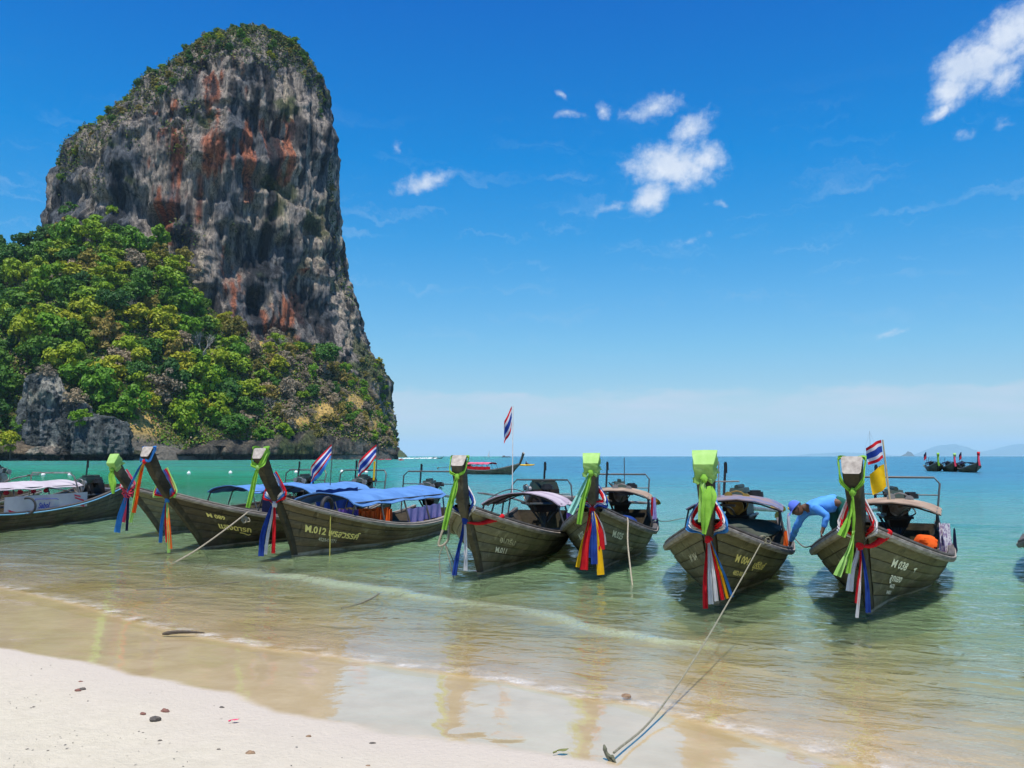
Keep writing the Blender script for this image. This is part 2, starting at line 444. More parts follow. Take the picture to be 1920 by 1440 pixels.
rot = t.new('ShaderNodeVectorRotate', rotation_type='Z_AXIS'); t.put(rot.inputs[0], geo); rot.inputs['Angle'].default_value = R(22)
sp = t.scale(rot.outputs[0], (0.55, 1.0, 1.0))
hh = t.m('MULTIPLY', t.noise(sp, 3.4, 3, 0.45, 0.4), 0.082)
hh = t.m('ADD', hh, t.m('MULTIPLY', t.noise(sp, 12, 2, 0.5, 0.2), 0.017))
far = t.rng(of, 12, 60)
big = t.m('ADD', t.m('MULTIPLY', t.noise(sp, 0.85, 4, 0.6), 0.14), t.m('MULTIPLY', t.noise(sp, 0.22, 3, 0.6), 0.22))
hh = t.m('ADD', t.m('MULTIPLY', hh, t.rng(of, 0.0, 3.0, 0.16, 1.0)), t.m('MULTIPLY', big, far))
nrm = t.bump(hh, 1.0, 1.0)
turb = t.noise(geo, 0.16, 4)
opac = t.m('SUBTRACT', 1.0, t.m('EXPONENT', t.m('MULTIPLY', of, -0.095)))
opac = t.m('MULTIPLY', opac, t.rng(turb, 0.3, 0.7, 0.9, 1.05), clamp=True)
wc = t.ramp(t.rng(of, 0, 90), [(0.0, (0.35, 0.34, 0.225)), (0.05, (0.225, 0.325, 0.155)), (0.12, (0.120, 0.265, 0.140)), (0.25, (0.045, 0.185, 0.150)),
                               (0.55, (0.016, 0.140, 0.165)), (1.0, (0.016, 0.118, 0.185))])
sxyz = t.new('ShaderNodeSeparateXYZ'); t.put(sxyz.inputs[0], geo)
wc = t.mix(t.m('MULTIPLY', t.rng(sxyz.outputs[0], 5, -25), t.rng(of, 8, 30, 0, .85)), wc, (0.004, 0.165, 0.072))     # greener bay: shallows, and the hill's reflection put into the water colour
patch = t.noise(t.scale(geo, (0.012, 0.05, 1.0)), 1.0, 4, 0.6)
wc = t.mix(t.m('MULTIPLY', t.rng(patch, 0.4, 0.65), t.rng(of, 40, 120, 0.0, 0.6)), wc, (0.010, 0.10, 0.16))
# foam: thin lace at the water's edge and on the little breaker
fo_n = t.noise(geo, 3.0, 5, 0.7); fo_f = t.noise(geo, 85, 3, 0.7)
lip = t.m('MULTIPLY', t.rng(of, 0.32, 0.02), t.rng(of, -0.12, 0.02))
lip = t.m('MULTIPLY', t.m('MULTIPLY', lip, t.rng(fo_n, 0.42, 0.66)), t.rng(t.noise(geo, 40, 3, 0.7), 0.30, 0.65, .35, 1.0))
lace = t.m('MULTIPLY', t.m('MULTIPLY', t.rng(of, 2.6, 0.1), t.rng(of, 0.0, 0.1)), t.m('MULTIPLY', t.rng(t.noise(t.scale(geo, (1, 1, 1)), 0.55, 3), 0.40, 0.55), t.rng(fo_f, 0.50, 0.66)))
foam = t.m('MAXIMUM', t.m('MULTIPLY', lip, 0.55), t.m('MULTIPLY', lace, 0.30))
foam = t.m('MAXIMUM', foam, t.m('MULTIPLY', t.m('MULTIPLY', cr, t.rng(fo_f, 0.48, 0.64)), 0.22))
dif = t.new('ShaderNodeSubsurfaceScattering'); dif.falloff = 'RANDOM_WALK'; dif.inputs['Radius'].default_value = (1, 1, 1); dif.inputs['Scale'].default_value = 0.6; t.put(dif.inputs[0], t.mix(t.m('MULTIPLY', cr, 0.5), wc, (0.30, 0.42, 0.22)))
trn = t.new('ShaderNodeBsdfTransparent'); t.put(trn.inputs[0], t.mix(t.rng(of, 0, 8), (0.98, 0.97, 0.92), (0.78, 0.93, 0.66)))
body = t.new('ShaderNodeMixShader'); t.put(body.inputs[0], t.m('MAXIMUM', opac, t.m('MULTIPLY', cr, 0.5))); t.l.new(trn.outputs[0], body.inputs[1]); t.l.new(dif.outputs[0], body.inputs[2])
gl = t.new('ShaderNodeBsdfGlossy'); t.put(gl.inputs['Roughness'], t.rng(of, 4, 70, 0.03, 0.24)); t.put(gl.inputs['Normal'], nrm)
lanes = t.m('ADD', t.m('MULTIPLY', t.m('SUBTRACT', t.noise(t.scale(geo, (.02, .11, 1)), 1.0, 5, .65), .5), 0.55), t.m('MULTIPLY', t.m('SUBTRACT', t.noise(t.scale(geo, (.15, .7, 1)), 1.0, 4, .65), .5), 0.75))
fr = t.new('ShaderNodeFresnel'); t.put(fr.inputs['IOR'], t.rng(of, 0.5, 9, 1.85, 1.55)); t.put(fr.inputs['Normal'], nrm)
surf = t.new('ShaderNodeMixShader'); t.put(surf.inputs[0], t.m('MULTIPLY', t.m('MINIMUM', fr.outputs[0], t.m('ADD', t.rng(of, 3, 60, 0.75, 0.46), t.m('MULTIPLY', lanes, t.rng(of, 8, 40)))), t.rng(of, -0.1, 0.05)))
t.l.new(body.outputs[0], surf.inputs[1]); t.l.new(gl.outputs[0], surf.inputs[2])
fd = t.new('ShaderNodeBsdfDiffuse'); fd.inputs[0].default_value = (0.80, 0.79, 0.76, 1)
fin = t.new('ShaderNodeMixShader'); t.put(fin.inputs[0], foam); t.l.new(surf.outputs[0], fin.inputs[1]); t.l.new(fd.outputs[0], fin.inputs[2])
t.l.new(fin.outputs[0], t.out.inputs[0])
sea = link('sea', me, m, smooth=True); tag(sea, kind='structure')

# ================================================================ CLIFF
YC = 600.0
LEFT = [(40, 862), (48, 600), (58, 470), (75, 428), (85, 385), (95, 345), (105, 320), (115, 295), (131, 268), (165, 248), (195, 233), (215, 207), (245, 177), (280, 150), (310, 133), (335, 113), (365, 98), (400, 83), (440, 70), (478, 66)]
RIGHT = [(741, 862), (740, 830), (738, 790), (735, 760), (731, 715), (716, 690), (697, 665), (684, 630), (671, 587), (660, 552), (646, 522), (640, 472), (631, 402), (626, 350), (622, 290), (615, 240), (609, 190), (600, 166), (590, 142), (575, 120), (560, 96), (543, 81), (520, 70), (486, 66)]
def prof(pix):
    a = np.array([[at_y(px, py, YC).z, at_y(px, py, YC).x] for px, py in pix]); a = a[np.argsort(a[:, 0])]; return a
PL, PR = prof(LEFT), prof(RIGHT); ZT = at_y(482, 66, YC).z
nr = 460
vv = np.linspace(0, 1, nr); zz = -6 + (ZT + 6) * (1 - (1 - vv) ** 1.25)
th = np.concatenate([np.linspace(-0.15 * math.pi, 1.15 * math.pi, 430), np.linspace(1.15 * math.pi, 1.85 * math.pi, 50)[1:-1]])  # 0 = right, pi/2 = towards the beach
nt = len(th)
TH, ZZ = np.meshgrid(th, zz)
def project(X, Y, Z):
    c, s = math.cos(PITCH), math.sin(PITCH)
    dz = Z - CAM_H; f = Y * c + dz * s; u = -Y * s + dz * c
    return 960 + F * X / f, 720 - F * u / f
xl = np.interp(zz, PL[:, 0], PL[:, 1]); xr = np.interp(zz, PR[:, 0], PR[:, 1])
ce, sn = np.cos(TH), np.sin(TH); n_ = 2.5
ca, sa = math.cos(R(18)), math.sin(R(18))          # the rock stands turned a little
sc1, sc2 = np.sign(ce) * np.abs(ce) ** (2 / n_), np.sign(sn) * np.abs(sn) ** (2 / n_)
LX, LY = zip(*sorted([(b_, a_) for a_, b_ in LEFT])); RX, RY = zip(*sorted([(b_, a_) for a_, b_ in RIGHT]))
for it in range(6):                                # size each level so that the outline has its real width
    cxx = ((xl + xr) / 2)[:, None]; aa = np.maximum((xr - xl) / 2, 0.5)[:, None]; bb = 0.62 * aa + 6
    CX = cxx + aa * sc1 * ca + bb * sc2 * sa
    CY = YC + aa * sc1 * sa - bb * sc2 * ca
    qx_, qy_ = project(CX, CY, ZZ)
    il, ir = qx_.argmin(1), qx_.argmax(1); k = np.arange(nr)
    wl_ = np.interp(qy_[k, il], LX, LY); wr_ = np.interp(qy_[k, ir], RX, RY)
    xl = xl + (wl_ - qx_[k, il]) * YC / F * .8; xr = xr + (wr_ - qx_[k, ir]) * YC / F * .8
    ok = zz < ZT - 3
    xl = np.where(ok, xl, np.interp(zz, zz[ok], xl[ok])); xr = np.where(ok, xr, np.interp(zz, zz[ok], xr[ok]))
    sh_ = np.clip((ZT - zz) / 3, 0, 1); mid = (xl + xr) / 2; xl = np.where(ok, xl, mid + (xl - mid) * sh_); xr = np.where(ok, xr, mid + (xr - mid) * sh_)
nx, ny = ce * .8 * ca + sn * sa, ce * .8 * sa - sn * ca; nl = np.sqrt(nx ** 2 + ny ** 2); nx, ny = nx / nl, ny / nl
edge_f = np.clip(np.abs(sn), 0.12, 1)           # gentler towards the outline
topf = sstep(ZT, ZT - 45, ZZ)
d = 9.0 * fbm(CX * .020, CY * .02, ZZ * .008, 3) * edge_f
fl = fbm(CX * .075 + 3, CY * .05, ZZ * .014, 4)
d += 5.2 * fl * (0.35 + 0.65 * edge_f)
rid = 1 - np.abs(fbm(CX * .16 + 9, CY * .1, ZZ * .022 + 4, 4)) * 1.6
d += 3.6 * (rid - .5) * (.5 + .5 * sstep(-.3, .4, fbm(CX * .02 + 70, CY * .02, ZZ * .02, 2)))
drip = fbm(CX * .28 + 21, CY * .25, ZZ * .03, 3); d += 2.2 * np.abs(drip) * edge_f
d += 1.9 * fbm(CX * .33, CY * .25, ZZ * .09, 4)
# ledges and overhang lips with hanging rock below them
led = fbm(CX * .035 + 40, CY * .03, ZZ * .045 + 11, 3)
d += 3.0 * np.tanh(led * 5) * edge_f
QX, QY = project(CX, CY, ZZ)
def spot(px, py, rx, ry, p=2.0):
    return np.exp(-(np.abs((QX - px) / rx) ** p + np.abs((QY - py) / ry) ** p))
for (px, py, rx, ry, dep) in ((482, 572, 17, 26, 26), (300, 398, 34, 16, 20), (285, 415, 20, 22, 14), (578, 432, 22, 16, 10), (440, 495, 26, 26, 9), (500, 480, 40, 40, 7),
                              (555, 560, 18, 60, 12), (340, 330, 18, 50, 8), (480, 340, 40, 16, 8), (505, 265, 30, 26, 9), (225, 380, 50, 30, 8), (130, 375, 40, 26, 7),
                              (165, 330, 30, 40, 5), (600, 600, 14, 40, 7)):
    d -= dep * spot(px, py, rx, ry, 3) * (0.8 + 0.5 * fl)
for (px, py, rx, ry, dep) in ((430, 300, 70, 120, 7), (560, 300, 40, 130, 5), (610, 480, 30, 120, 5), (390, 470, 50, 70, 6), (250, 330, 40, 90, 4)):
    d += dep * spot(px, py, rx, ry, 2)
d *= topf * 0.9 + 0.1
VX, VY = CX + nx * d, CY + ny * d
VZ = ZZ + (1 - topf) * 3.0 * fbm(CX * .08, CY * .08, 0, 3)
me = np_mesh('cliff', np.stack([VX, VY, VZ], -1).reshape(-1, 3), grid_faces(nt, nr, wrap=True))
# rock colours: limestone greys, black water streaks, rust and cream stains, some painted shade
st1 = fbm(CX * .12, CY * .12, ZZ * .010, 4); st2 = fbm(CX * .35 + 7, CY * .3, ZZ * .03 + 2, 4); st3 = fbm(CX * .06, CY * .06, ZZ * .03 + 31, 4)
grey = np.array([.325, .285, .248]); cream = np.array([.53, .44, .325]); black = np.array([.022, .026, .034]); rust = np.array([.37, .115, .055]); blue = np.array([.070, .090, .115])
def lay(c, col, f): return c * (1 - f[..., None]) + col * f[..., None]
C = np.broadcast_to(grey, CX.shape + (3,)).copy()
C = lay(C, blue, sstep(-.15, .5, st3 + .25 * st1 + 0.75 * spot(190, 380, 130, 90) + .4 * spot(530, 200, 60, 60)) * .85)  # blue-grey streaks; shade of the left shoulder is painted in with them
C = lay(C, cream, sstep(.12, .75, st1 * .7 + st2 * .5 - .1 + .35 * spot(600, 480, 60, 170) + .3 * spot(420, 560, 60, 60)) * .85)
rs = (1.2 * spot(425, 285, 70, 55) + .9 * spot(410, 160, 28, 45) + .9 * spot(430, 540, 26, 45) + 1.0 * spot(300, 385, 40, 40) + .9 * spot(350, 310, 30, 60) + .9 * spot(470, 635, 60, 30) + .7 * spot(300, 260, 30, 40) + .6 * spot(560, 590, 30, 50))
C = lay(C, rust, np.clip(sstep(.10, .70, rs * .8 + st1 * .75 + st2 * .75 - .25) * .9, 0, 1) * (rs > .03))
blk = sstep(.10, .55, fbm(CX * .16 + 50, CY * .16, ZZ * .013, 4) + .25 * st2 + .35 * spot(500, 460, 70, 60) + .4 * spot(510, 270, 40, 50) - .05)
C = lay(C, black, blk * .9)
crk = np.abs(fbm(CX * .11 + 33, CY * .1, ZZ * .018 + 8, 4)); C = lay(C, black, sstep(.055, .015, crk) * .85)
C = lay(C, np.array([.05, .075, .02]), sstep(.35, .7, fbm(CX * .05 + 3, CY * .05, ZZ * .05, 4) + .9 * spot(700, 760, 60, 120) + .6 * sstep(ZT - 40, ZT, ZZ) - .22) * .8)
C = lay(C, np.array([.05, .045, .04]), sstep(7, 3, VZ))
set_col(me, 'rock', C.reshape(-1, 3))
m, t = newmat('limestone')
co = t.new('ShaderNodeTexCoord').outputs['Object']
rc = t.new('ShaderNodeAttribute', attribute_name='rock').outputs['Color']
v = t.m('ADD', t.m('MULTIPLY', t.noise(t.scale(co, (1, 1, .12)), 0.5, 5, 0.7), 0.6), t.m('MULTIPLY', t.noise(t.scale(co, (1, 1, .5)), 0.9, 5, 0.7), 0.4))
t.put(t.b.inputs['Base Color'], t.mix(1.0, rc, t.ramp(v, [(0.36, (.10, .12, .15)), (0.45, (.62, .62, .63)), (0.53, (1.1, 1.08, 1.04)), (0.66, (2.0, 1.9, 1.75))]), 'MULTIPLY'))
t.put(t.b.inputs['Roughness'], 0.92); t.put(t.b.inputs['Specular IOR Level'], 0.15)
t.put(t.b.inputs['Normal'], t.bump(t.m('ADD', t.noise(t.scale(co, (1, 1, .3)), 0.55, 6, 0.7), t.m('MULTIPLY', t.noise(co, 1.7, 4, 0.7), 0.4)), 1.0, 4.0))
M_ROCK = m
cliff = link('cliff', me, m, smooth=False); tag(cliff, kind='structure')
CLV = np.stack([VX, VY, VZ], -1)

# ================================================================ VEGETATED HILLSIDE
UW = np.array([(-260, 370), (0, 378), (250, 400), (500, 455), (640, 500), (745, 560)])      # px of the waterline, distance
UT = np.array([(-260, 520, 520), (0, 485, 525), (60, 452, 530), (130, 418, 538), (190, 408, 540), (250, 440, 534), (300, 460, 530), (350, 505, 526), (380, 565, 524),
               (420, 600, 526), (480, 638, 532), (560, 652, 545), (640, 690, 560), (690, 716, 575), (720, 790, 590), (748, 850, 600)])
NU, NV = 260, 150
us = np.linspace(-260, 748, NU); vs = np.linspace(0, 1, NV)
Yw = np.interp(us, UW[:, 0], UW[:, 1]); Yt = np.interp(us, UT[:, 0], UT[:, 2]); yt = np.interp(us, UT[:, 0], UT[:, 1])
B = np.array([[(u - 960) / F * y, y, 0] for u, y in zip(us, Yw)]); T = np.array([list(at_y(u, q, y)) for u, q, y in zip(us, yt, Yt)])
def hill(iu, v):
    """loft from the waterline to the foot of the wall; iu float index"""
    i0 = np.clip(np.floor(iu).astype(int), 0, NU - 2); f = (iu - i0)[..., None]
    b = B[i0] * (1 - f) + B[i0 + 1] * f; tt = T[i0] * (1 - f) + T[i0 + 1] * f
    hgt = tt[..., 2]
    x = b[..., 0] + (tt[..., 0] - b[..., 0]) * v; y = b[..., 1] + (tt[..., 1] - b[..., 1]) * v
    base = 9 + 4 * fbm(x * .03, y * .03, 1, 2)
    z = np.minimum(base, hgt * .8) * sstep(0, .05, v) + (hgt - np.minimum(base, hgt * .8)) * np.clip((v - .04) / .96, 0, 1) ** 0.92
    z = z + (5.5 * fbm(x * .022, y * .022, 5, 3) + 1.6 * fbm(x * .09, y * .09, 6, 3)) * np.sin(np.pi * np.clip(v, 0, 1)) ** .6
    y = y + 4 * fbm(x * .05, z * .05, 8, 2)
    return np.stack([x, y, z], -1)
IU, VV = np.meshgrid(np.linspace(0, NU - 1.001, NU), vs)
HV = hill(IU, VV)
HV[0, :, 2] = -4
me = np_mesh('hillside', HV.reshape(-1, 3), grid_faces(NU, NV))
hx, hy = project(HV[..., 0], HV[..., 1], HV[..., 2])
def hs(px, py, rx, ry): return np.exp(-(((hx - px) / rx) ** 2 + ((hy - py) / ry) ** 2))
DRY_SPOTS = ((285, 745, 34, 13), (270, 800, 26, 26), (250, 830, 22, 12), (500, 725, 46, 16), (480, 643, 24, 9), (610, 770, 34, 18), (560, 790, 30, 14), (665, 755, 18, 14), (270, 650, 16, 10), (700, 795, 20, 16))
drym = sum(hs(*s) for s in DRY_SPOTS)
N1 = fbm(HV[..., 0] * .05, HV[..., 1] * .05, HV[..., 2] * .05, 4); N2 = fbm(HV[..., 0] * .3, HV[..., 1] * .3, HV[..., 2] * .3, 3)
C = np.broadcast_to(np.array([.038, .06, .012]), HV.shape).copy()
C = lay(C, np.array([.075, .07, .028]), sstep(0, .6, N1 + .3 * N2) * .8)
C = lay(C, np.array([.46, .31, .10]), np.clip(sstep(.2, .7, drym + .3 * N1 + .25 * N2), 0, 1) * .95)
C = lay(C, np.array([.33, .30, .06]), np.clip(sstep(.3, .8, hs(500, 722, 60, 22) + hs(300, 745, 30, 12) + .3 * N2), 0, 1) * .8)
C = lay(C, np.array([.16, .14, .115]), sstep(.06, .03, VV))
set_col(me, 'rock', C.reshape(-1, 3))
m, t = newmat('hill_ground')
co = t.new('ShaderNodeTexCoord').outputs['Object']
rc = t.new('ShaderNodeAttribute', attribute_name='rock').outputs['Color']
t.put(t.b.inputs['Base Color'], t.mix(1.0, rc, t.ramp(t.noise(co, 0.5, 5, 0.7), [(0.3, (.6, .6, .6)), (0.7, (1.35, 1.35, 1.35))]), 'MULTIPLY'))
t.put(t.b.inputs['Roughness'], 0.95); t.put(t.b.inputs['Specular IOR Level'], 0.1)
t.put(t.b.inputs['Normal'], t.bump(t.noise(co, 0.6, 5, 0.7), 1.0, 1.6))
tag(link('hillside', me, m, smooth=True), kind='structure')

# rock band along the water, undercut by the sea
nu, nw = 520, 60
iu = np.linspace(0, NU - 1.001, nu); i0 = np.floor(iu).astype(int); f = (iu - i0)[:, None]
bl = B[i0] * (1 - f) + B[i0 + 1] * f
wl = np.linspace(0, 1, nw)
BX = np.broadcast_to(bl[:, 0], (nw, nu)); BY = np.broadcast_to(bl[:, 1], (nw, nu))
pxl = np.broadcast_to(us[0] + (us[-1] - us[0]) * iu / (NU - 1), (nw, nu))
top = 8.5 + 3.5 * fbm(BX * .03, 0, 2, 3) + 7 * np.exp(-((pxl - 560) / 110) ** 2) + 6 * np.exp(-((pxl - 690) / 40) ** 2) + 3 * np.exp(-((pxl - 400) / 60) ** 2)
zz2 = -4 + (top + 4) * wl[:, None]
out = 3.2 + 3.6 * fbm(BX * .06, zz2 * .03, 5, 4) + 1.6 * fbm(BX * .25, zz2 * .12, 7, 4) + .5 * fbm(BX * .6, zz2 * .4, 9, 3)
out = out - 4.6 * sstep(3.2, 1.6, zz2) * (0.8 + .3 * fbm(BX * .08, 0, 3, 2)) - 12 * sstep(.55, 1, wl)[:, None] * wl[:, None]
out = out - 5 * np.exp(-((pxl - 415) / 9) ** 2) * (zz2 < 7)
SV = np.stack([BX, BY - out, zz2], -1)
me = np_mesh('shore_rock', SV.reshape(-1, 3), grid_faces(nu, nw))
s1 = fbm(BX * .2, 0, zz2 * .06, 4); s2 = fbm(BX * .06, 3, zz2 * .05, 3)
C = np.broadcast_to(np.array([.10, .092, .075]), SV.shape).copy()
C = lay(C, np.array([.25, .20, .14]), sstep(.1, .8, s1) * .8)
C = lay(C, np.array([.06, .085, .025]), sstep(.1, .6, s2 + .3 * s1) * .8)
C = lay(C, np.array([.04, .04, .038]), np.maximum(sstep(4.0, 2.0, zz2), sstep(.2, .7, -s1)) * .9)  # dark streaks, and the undercut notch's shade painted into the lowest rock
set_col(me, 'rock', C.reshape(-1, 3))
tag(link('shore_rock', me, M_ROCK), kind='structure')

# grey bluffs at the left
def bluff(name, px, pyt, Y, rx, ry, ph, tone, lean=0.0, seed=0):
    """a rock tower standing on the shore; px, top row in the photo, half width, depth"""
    c = at_y(px, pyt, Y); zt = c.z; nT, nZ = 150, 110
    tt, vz = np.meshgrid(np.linspace(0, 2 * math.pi, nT, endpoint=False), np.linspace(0, 1, nZ))
    prf = np.clip(1 - vz ** ph, 0, 1) ** .5 * (1 - .12 * vz)
    prf = np.maximum(prf, .01)
    x = c.x + lean * vz + rx * prf * np.cos(tt); y = Y + 4 - ry * prf * np.sin(tt); z = -3 + (zt + 3) * vz
    dd = 3.8 * fbm(x * .09 + seed, y * .09, z * .02, 3) + 2.6 * fbm(x * .28, y * .28 + seed, z * .05, 4) + .8 * fbm(x * .7, y * .7, z * .5, 3)
    dd -= 2.5 * sstep(3, 1.2, z)
    x = x + np.cos(tt) * dd * prf ** .3; y = y - np.sin(tt) * dd * prf ** .3; z = z + 1.5 * fbm(x * .2, y * .2, seed, 3) * vz
    V = np.stack([x, y, z], -1)
    me = np_mesh(name, V.reshape(-1, 3), grid_faces(nT, nZ, wrap=True))
    a = fbm(x * .18, y * .18, z * .04, 4); b = fbm(x * .06 + 9, y * .06, z * .06, 3)
    C = np.broadcast_to(np.array(tone), V.shape).copy()
    C = lay(C, np.array([.05, .062, .062]), sstep(-.1, .5, a) * .85)
    C = lay(C, np.array([.42, .40, .33]), sstep(.2, .7, b - a * .5) * .85)
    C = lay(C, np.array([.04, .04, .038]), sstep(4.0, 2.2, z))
    set_col(me, 'rock', C.reshape(-1, 3))
    tag(link(name, me, M_ROCK), kind='structure')
bluff('rock_bluff', 78, 695, 393, 13, 11, 5.5, (.17, .19, .195), seed=3)
bluff('rock_bluff', 130, 738, 388, 8, 8, 2.4, (.12, .12, .13), seed=8)
bluff('rock_bluff', 160, 772, 384, 19, 11, 5.0, (.13, .15, .15), seed=12)
bluff('rock_bluff', 208, 790, 385, 6.5, 7, 4.0, (.11, .125, .13), seed=22)
bluff('rock_bluff', 78, 838, 376, 8, 6, 2.2, (.26, .22, .18), seed=31)
# ================================================================ VEGETATION
def leaf_mat(name, stops, rough=0.6, tr=0.22):
    m, t = newmat(name)
    oi = t.new('ShaderNodeObjectInfo').outputs['Random']
    co = t.new('ShaderNodeTexCoord').outputs['Object']
    v = t.m('ADD', t.m('MULTIPLY', oi, 0.7), t.m('MULTIPLY', t.noise(co, 0.45, 3), 0.5), clamp=True)
    c = t.ramp(v, stops)
    t.put(t.b.inputs['Base Color'], c); t.put(t.b.inputs['Roughness'], rough); t.put(t.b.inputs['Specular IOR Level'], 0.25)
    trn = t.new('ShaderNodeBsdfTranslucent'); t.put(trn.inputs[0], c)
    mx = t.new('ShaderNodeMixShader'); mx.inputs[0].default_value = tr
    t.l.new(t.b.outputs[0], mx.inputs[1]); t.l.new(trn.outputs[0], mx.inputs[2]); t.l.new(mx.outputs[0], t.out.inputs[0])
    return m
LM = {'bright': leaf_mat('leaf_bright', [(0.1, (.05, .15, .010)), (0.4, (.12, .26, .008)), (0.7, (.22, .31, .010)), (1.0, (.36, .33, .015))]),
      'dark': leaf_mat('leaf_dark', [(0.1, (.020, .07, .014)), (0.5, (.05, .14, .012)), (1.0, (.10, .20, .012))]),
      'olive': leaf_mat('leaf_olive', [(0.1, (.13, .13, .02)), (0.5, (.21, .18, .025)), (1.0, (.27, .20, .05))]),
      'dry': leaf_mat('leaf_dry', [(0.1, (.17, .14, .09)), (0.5, (.25, .205, .14)), (1.0, (.33, .25, .15))])}
BARK = simple('bark', (.12, .095, .07), (.06, .05, .04), 0.9, 2.0)
GREYBARK = simple('grey_bark', (.42, .39, .35), (.25, .22, .2), 0.9, 2.0)

def leaf_quads(rs, P, N, size):
    """one leaf-clump quad per point P, roughly facing N"""
    n = len(P)
    N = N + rs.normal(0, .55, (n, 3)); N /= np.linalg.norm(N, axis=1)[:, None] + 1e-9
    a = rs.normal(0, 1, (n, 3)); a -= N * (a * N).sum(1)[:, None]; a /= np.linalg.norm(a, axis=1)[:, None] + 1e-9
    b = np.cross(N, a)
    s = (size * rs.uniform(.6, 1.3, n))[:, None]; r = rs.uniform(.5, .9, n)[:, None]
    V = np.stack([P - a * s, P - b * s * r * .8 + N * s * .2, P + a * s, P + b * s * r * .8 - N * s * .1], 1)
    return V.reshape(-1, 3), np.arange(4 * n).reshape(n, 4)
def crown_mesh(name, seed, clumps, per, size, flat=1.0, spread=.66):
    """crown of unit radius about the origin made of leafy clumps"""
    rs = np.random.RandomState(seed); Ps, Ns = [], []
    for k in range(clumps):
        c = rs.normal(0, 1, 3); c /= np.linalg.norm(c); c *= spread * rs.uniform(.35, 1.15); c[2] *= flat; c[2] += .1
        r = rs.uniform(.15, .38)
        d = rs.normal(0, 1, (per, 3)); d /= np.linalg.norm(d, axis=1)[:, None]; d[:, 2] = np.where(d[:, 2] < -.35, -d[:, 2], d[:, 2])
        rr = r * rs.uniform(.75, 1.08, per)[:, None]
        Ps.append(c + d * rr * np.array([1, 1, .8])); Ns.append(d + np.array([0, 0, .35]))
    V, Fc = leaf_quads(rs, np.concatenate(Ps), np.concatenate(Ns), np.full(clumps * per, size))
    return np_mesh(name, V, Fc)
def trunk_shape(seed, h=1.0, fork=4, r=.05):
    rg = random.Random(seed); b = MB()
    top = Vector((rg.uniform(-.1, .1), rg.uniform(-.1, .1), .6 * h))
    b.tube([(0, 0, -.3), (0, 0, .1 * h), top], [r * 1.3, r, r * .7], 5)
    for k in range(fork):
        a = 2 * math.pi * (k + rg.random() * .6) / fork
        e = Vector((math.cos(a) * .5, math.sin(a) * .5, h * rg.uniform(.85, 1.2)))
        b.tube([top * rg.uniform(.7, 1), top.lerp(e, .55) + Vector((0, 0, .06)), e], [r * .6, r * .4, r * .12], 4)
    return b.mesh('trunk')
def bare_shape(seed):
    rg = random.Random(seed); b = MB()
    def grow(p, d, l, r, n):
        q = p + d * l; b.tube([p, p.lerp(q, .5) + Vector((rg.uniform(-1, 1), rg.uniform(-1, 1), 0)) * l * .08, q], [r, r * .8, r * .55], 4, cap=False)
        if n == 0: return
        for k in range(rg.choice((2, 3))):
            nd = (d + Vector((rg.uniform(-1, 1), rg.uniform(-1, 1), rg.uniform(-.25, .6))) * .75).normalized()
            grow(q, nd, l * rg.uniform(.6, .8), r * .55, n - 1)
    for k in range(3):
        grow(Vector((0, 0, -.1)), Vector((rg.uniform(-.5, .5), rg.uniform(-.5, .5), 1)).normalized(), .55, .045, 5)
    return b.mesh('branches')
TREES = {}
for kind, mats, n, cl, per, size in (('bright', 'bright', 5, 24, 75, .098), ('dark', 'dark', 5, 26, 75, .092), ('olive', 'olive', 4, 20, 64, .092), ('dry', 'dry', 4, 18, 52, .08)):
    TREES[kind] = []
    for i in range(n):
        cm = crown_mesh('crown', 100 + 17 * i + len(kind), cl, per, size, flat=1.0); cm.materials.append(LM[mats])
        tm = trunk_shape(60 + i, 1.0); tm.materials.append(BARK)
        TREES[kind].append((cm, tm))
BARE = []
for i in range(3):
    bm_ = bare_shape(400 + i); bm_.materials.append(GREYBARK); BARE.append(bm_)
PROTO = {}
def plant_tree(name, kind, i, loc, r, rz, label, cat, group=None, sink=.62, sq=1.0):
    """Empty at the foot of the trunk > trunk, crown; later ones are copies of the first of their shape"""
    key = (name, kind, i)
    if key in PROTO:
        o = copy_tree(PROTO[key])
    else:
        o = empty(name)
        if kind == 'bare': link('branches', BARE[i], None, o)
        else:
            cm, tm = TREES[kind][i]
            c = link('crown', cm, None, o); c.location = (0, 0, .95)
            link('trunk', tm, None, o)
        PROTO[key] = o
    o.location = loc; o.rotation_euler = (rnd.uniform(-.08, .08), rnd.uniform(-.08, .08), rz); o.scale = (r, r, r * sq)
    tag(o, label, cat, group)
    return o
def zone(px, py):
    col = 'at the left edge' if px < 55 else 'above the grey bluffs' if px < 200 else 'above boat M 089' if px < 345 else 'left of the sea cave' if px < 455 else 'right of the sea cave' if px < 590 else 'by the right cliff foot'
    row = 'on the upper slope' if py < 560 else 'midway up the slope' if py < 680 else 'on the lower slope' if py < 780 else 'by the shore rock'
    return row + ' ' + col
def size_word(r): return 'large' if r > 8.3 else 'small' if r < 6.2 else 'middling'
DESC = {'bright': 'bright green leafy tree', 'dark': 'dark green rounded tree', 'olive': 'yellowish olive bush tree', 'dry': 'brown dry-leaved shrub tree', 'bare': 'bare grey branching tree'}
ROCKS = ((78, 770, 46, 62), (165, 825, 72, 42), (130, 780, 40, 40))
spots = []; tries = 0
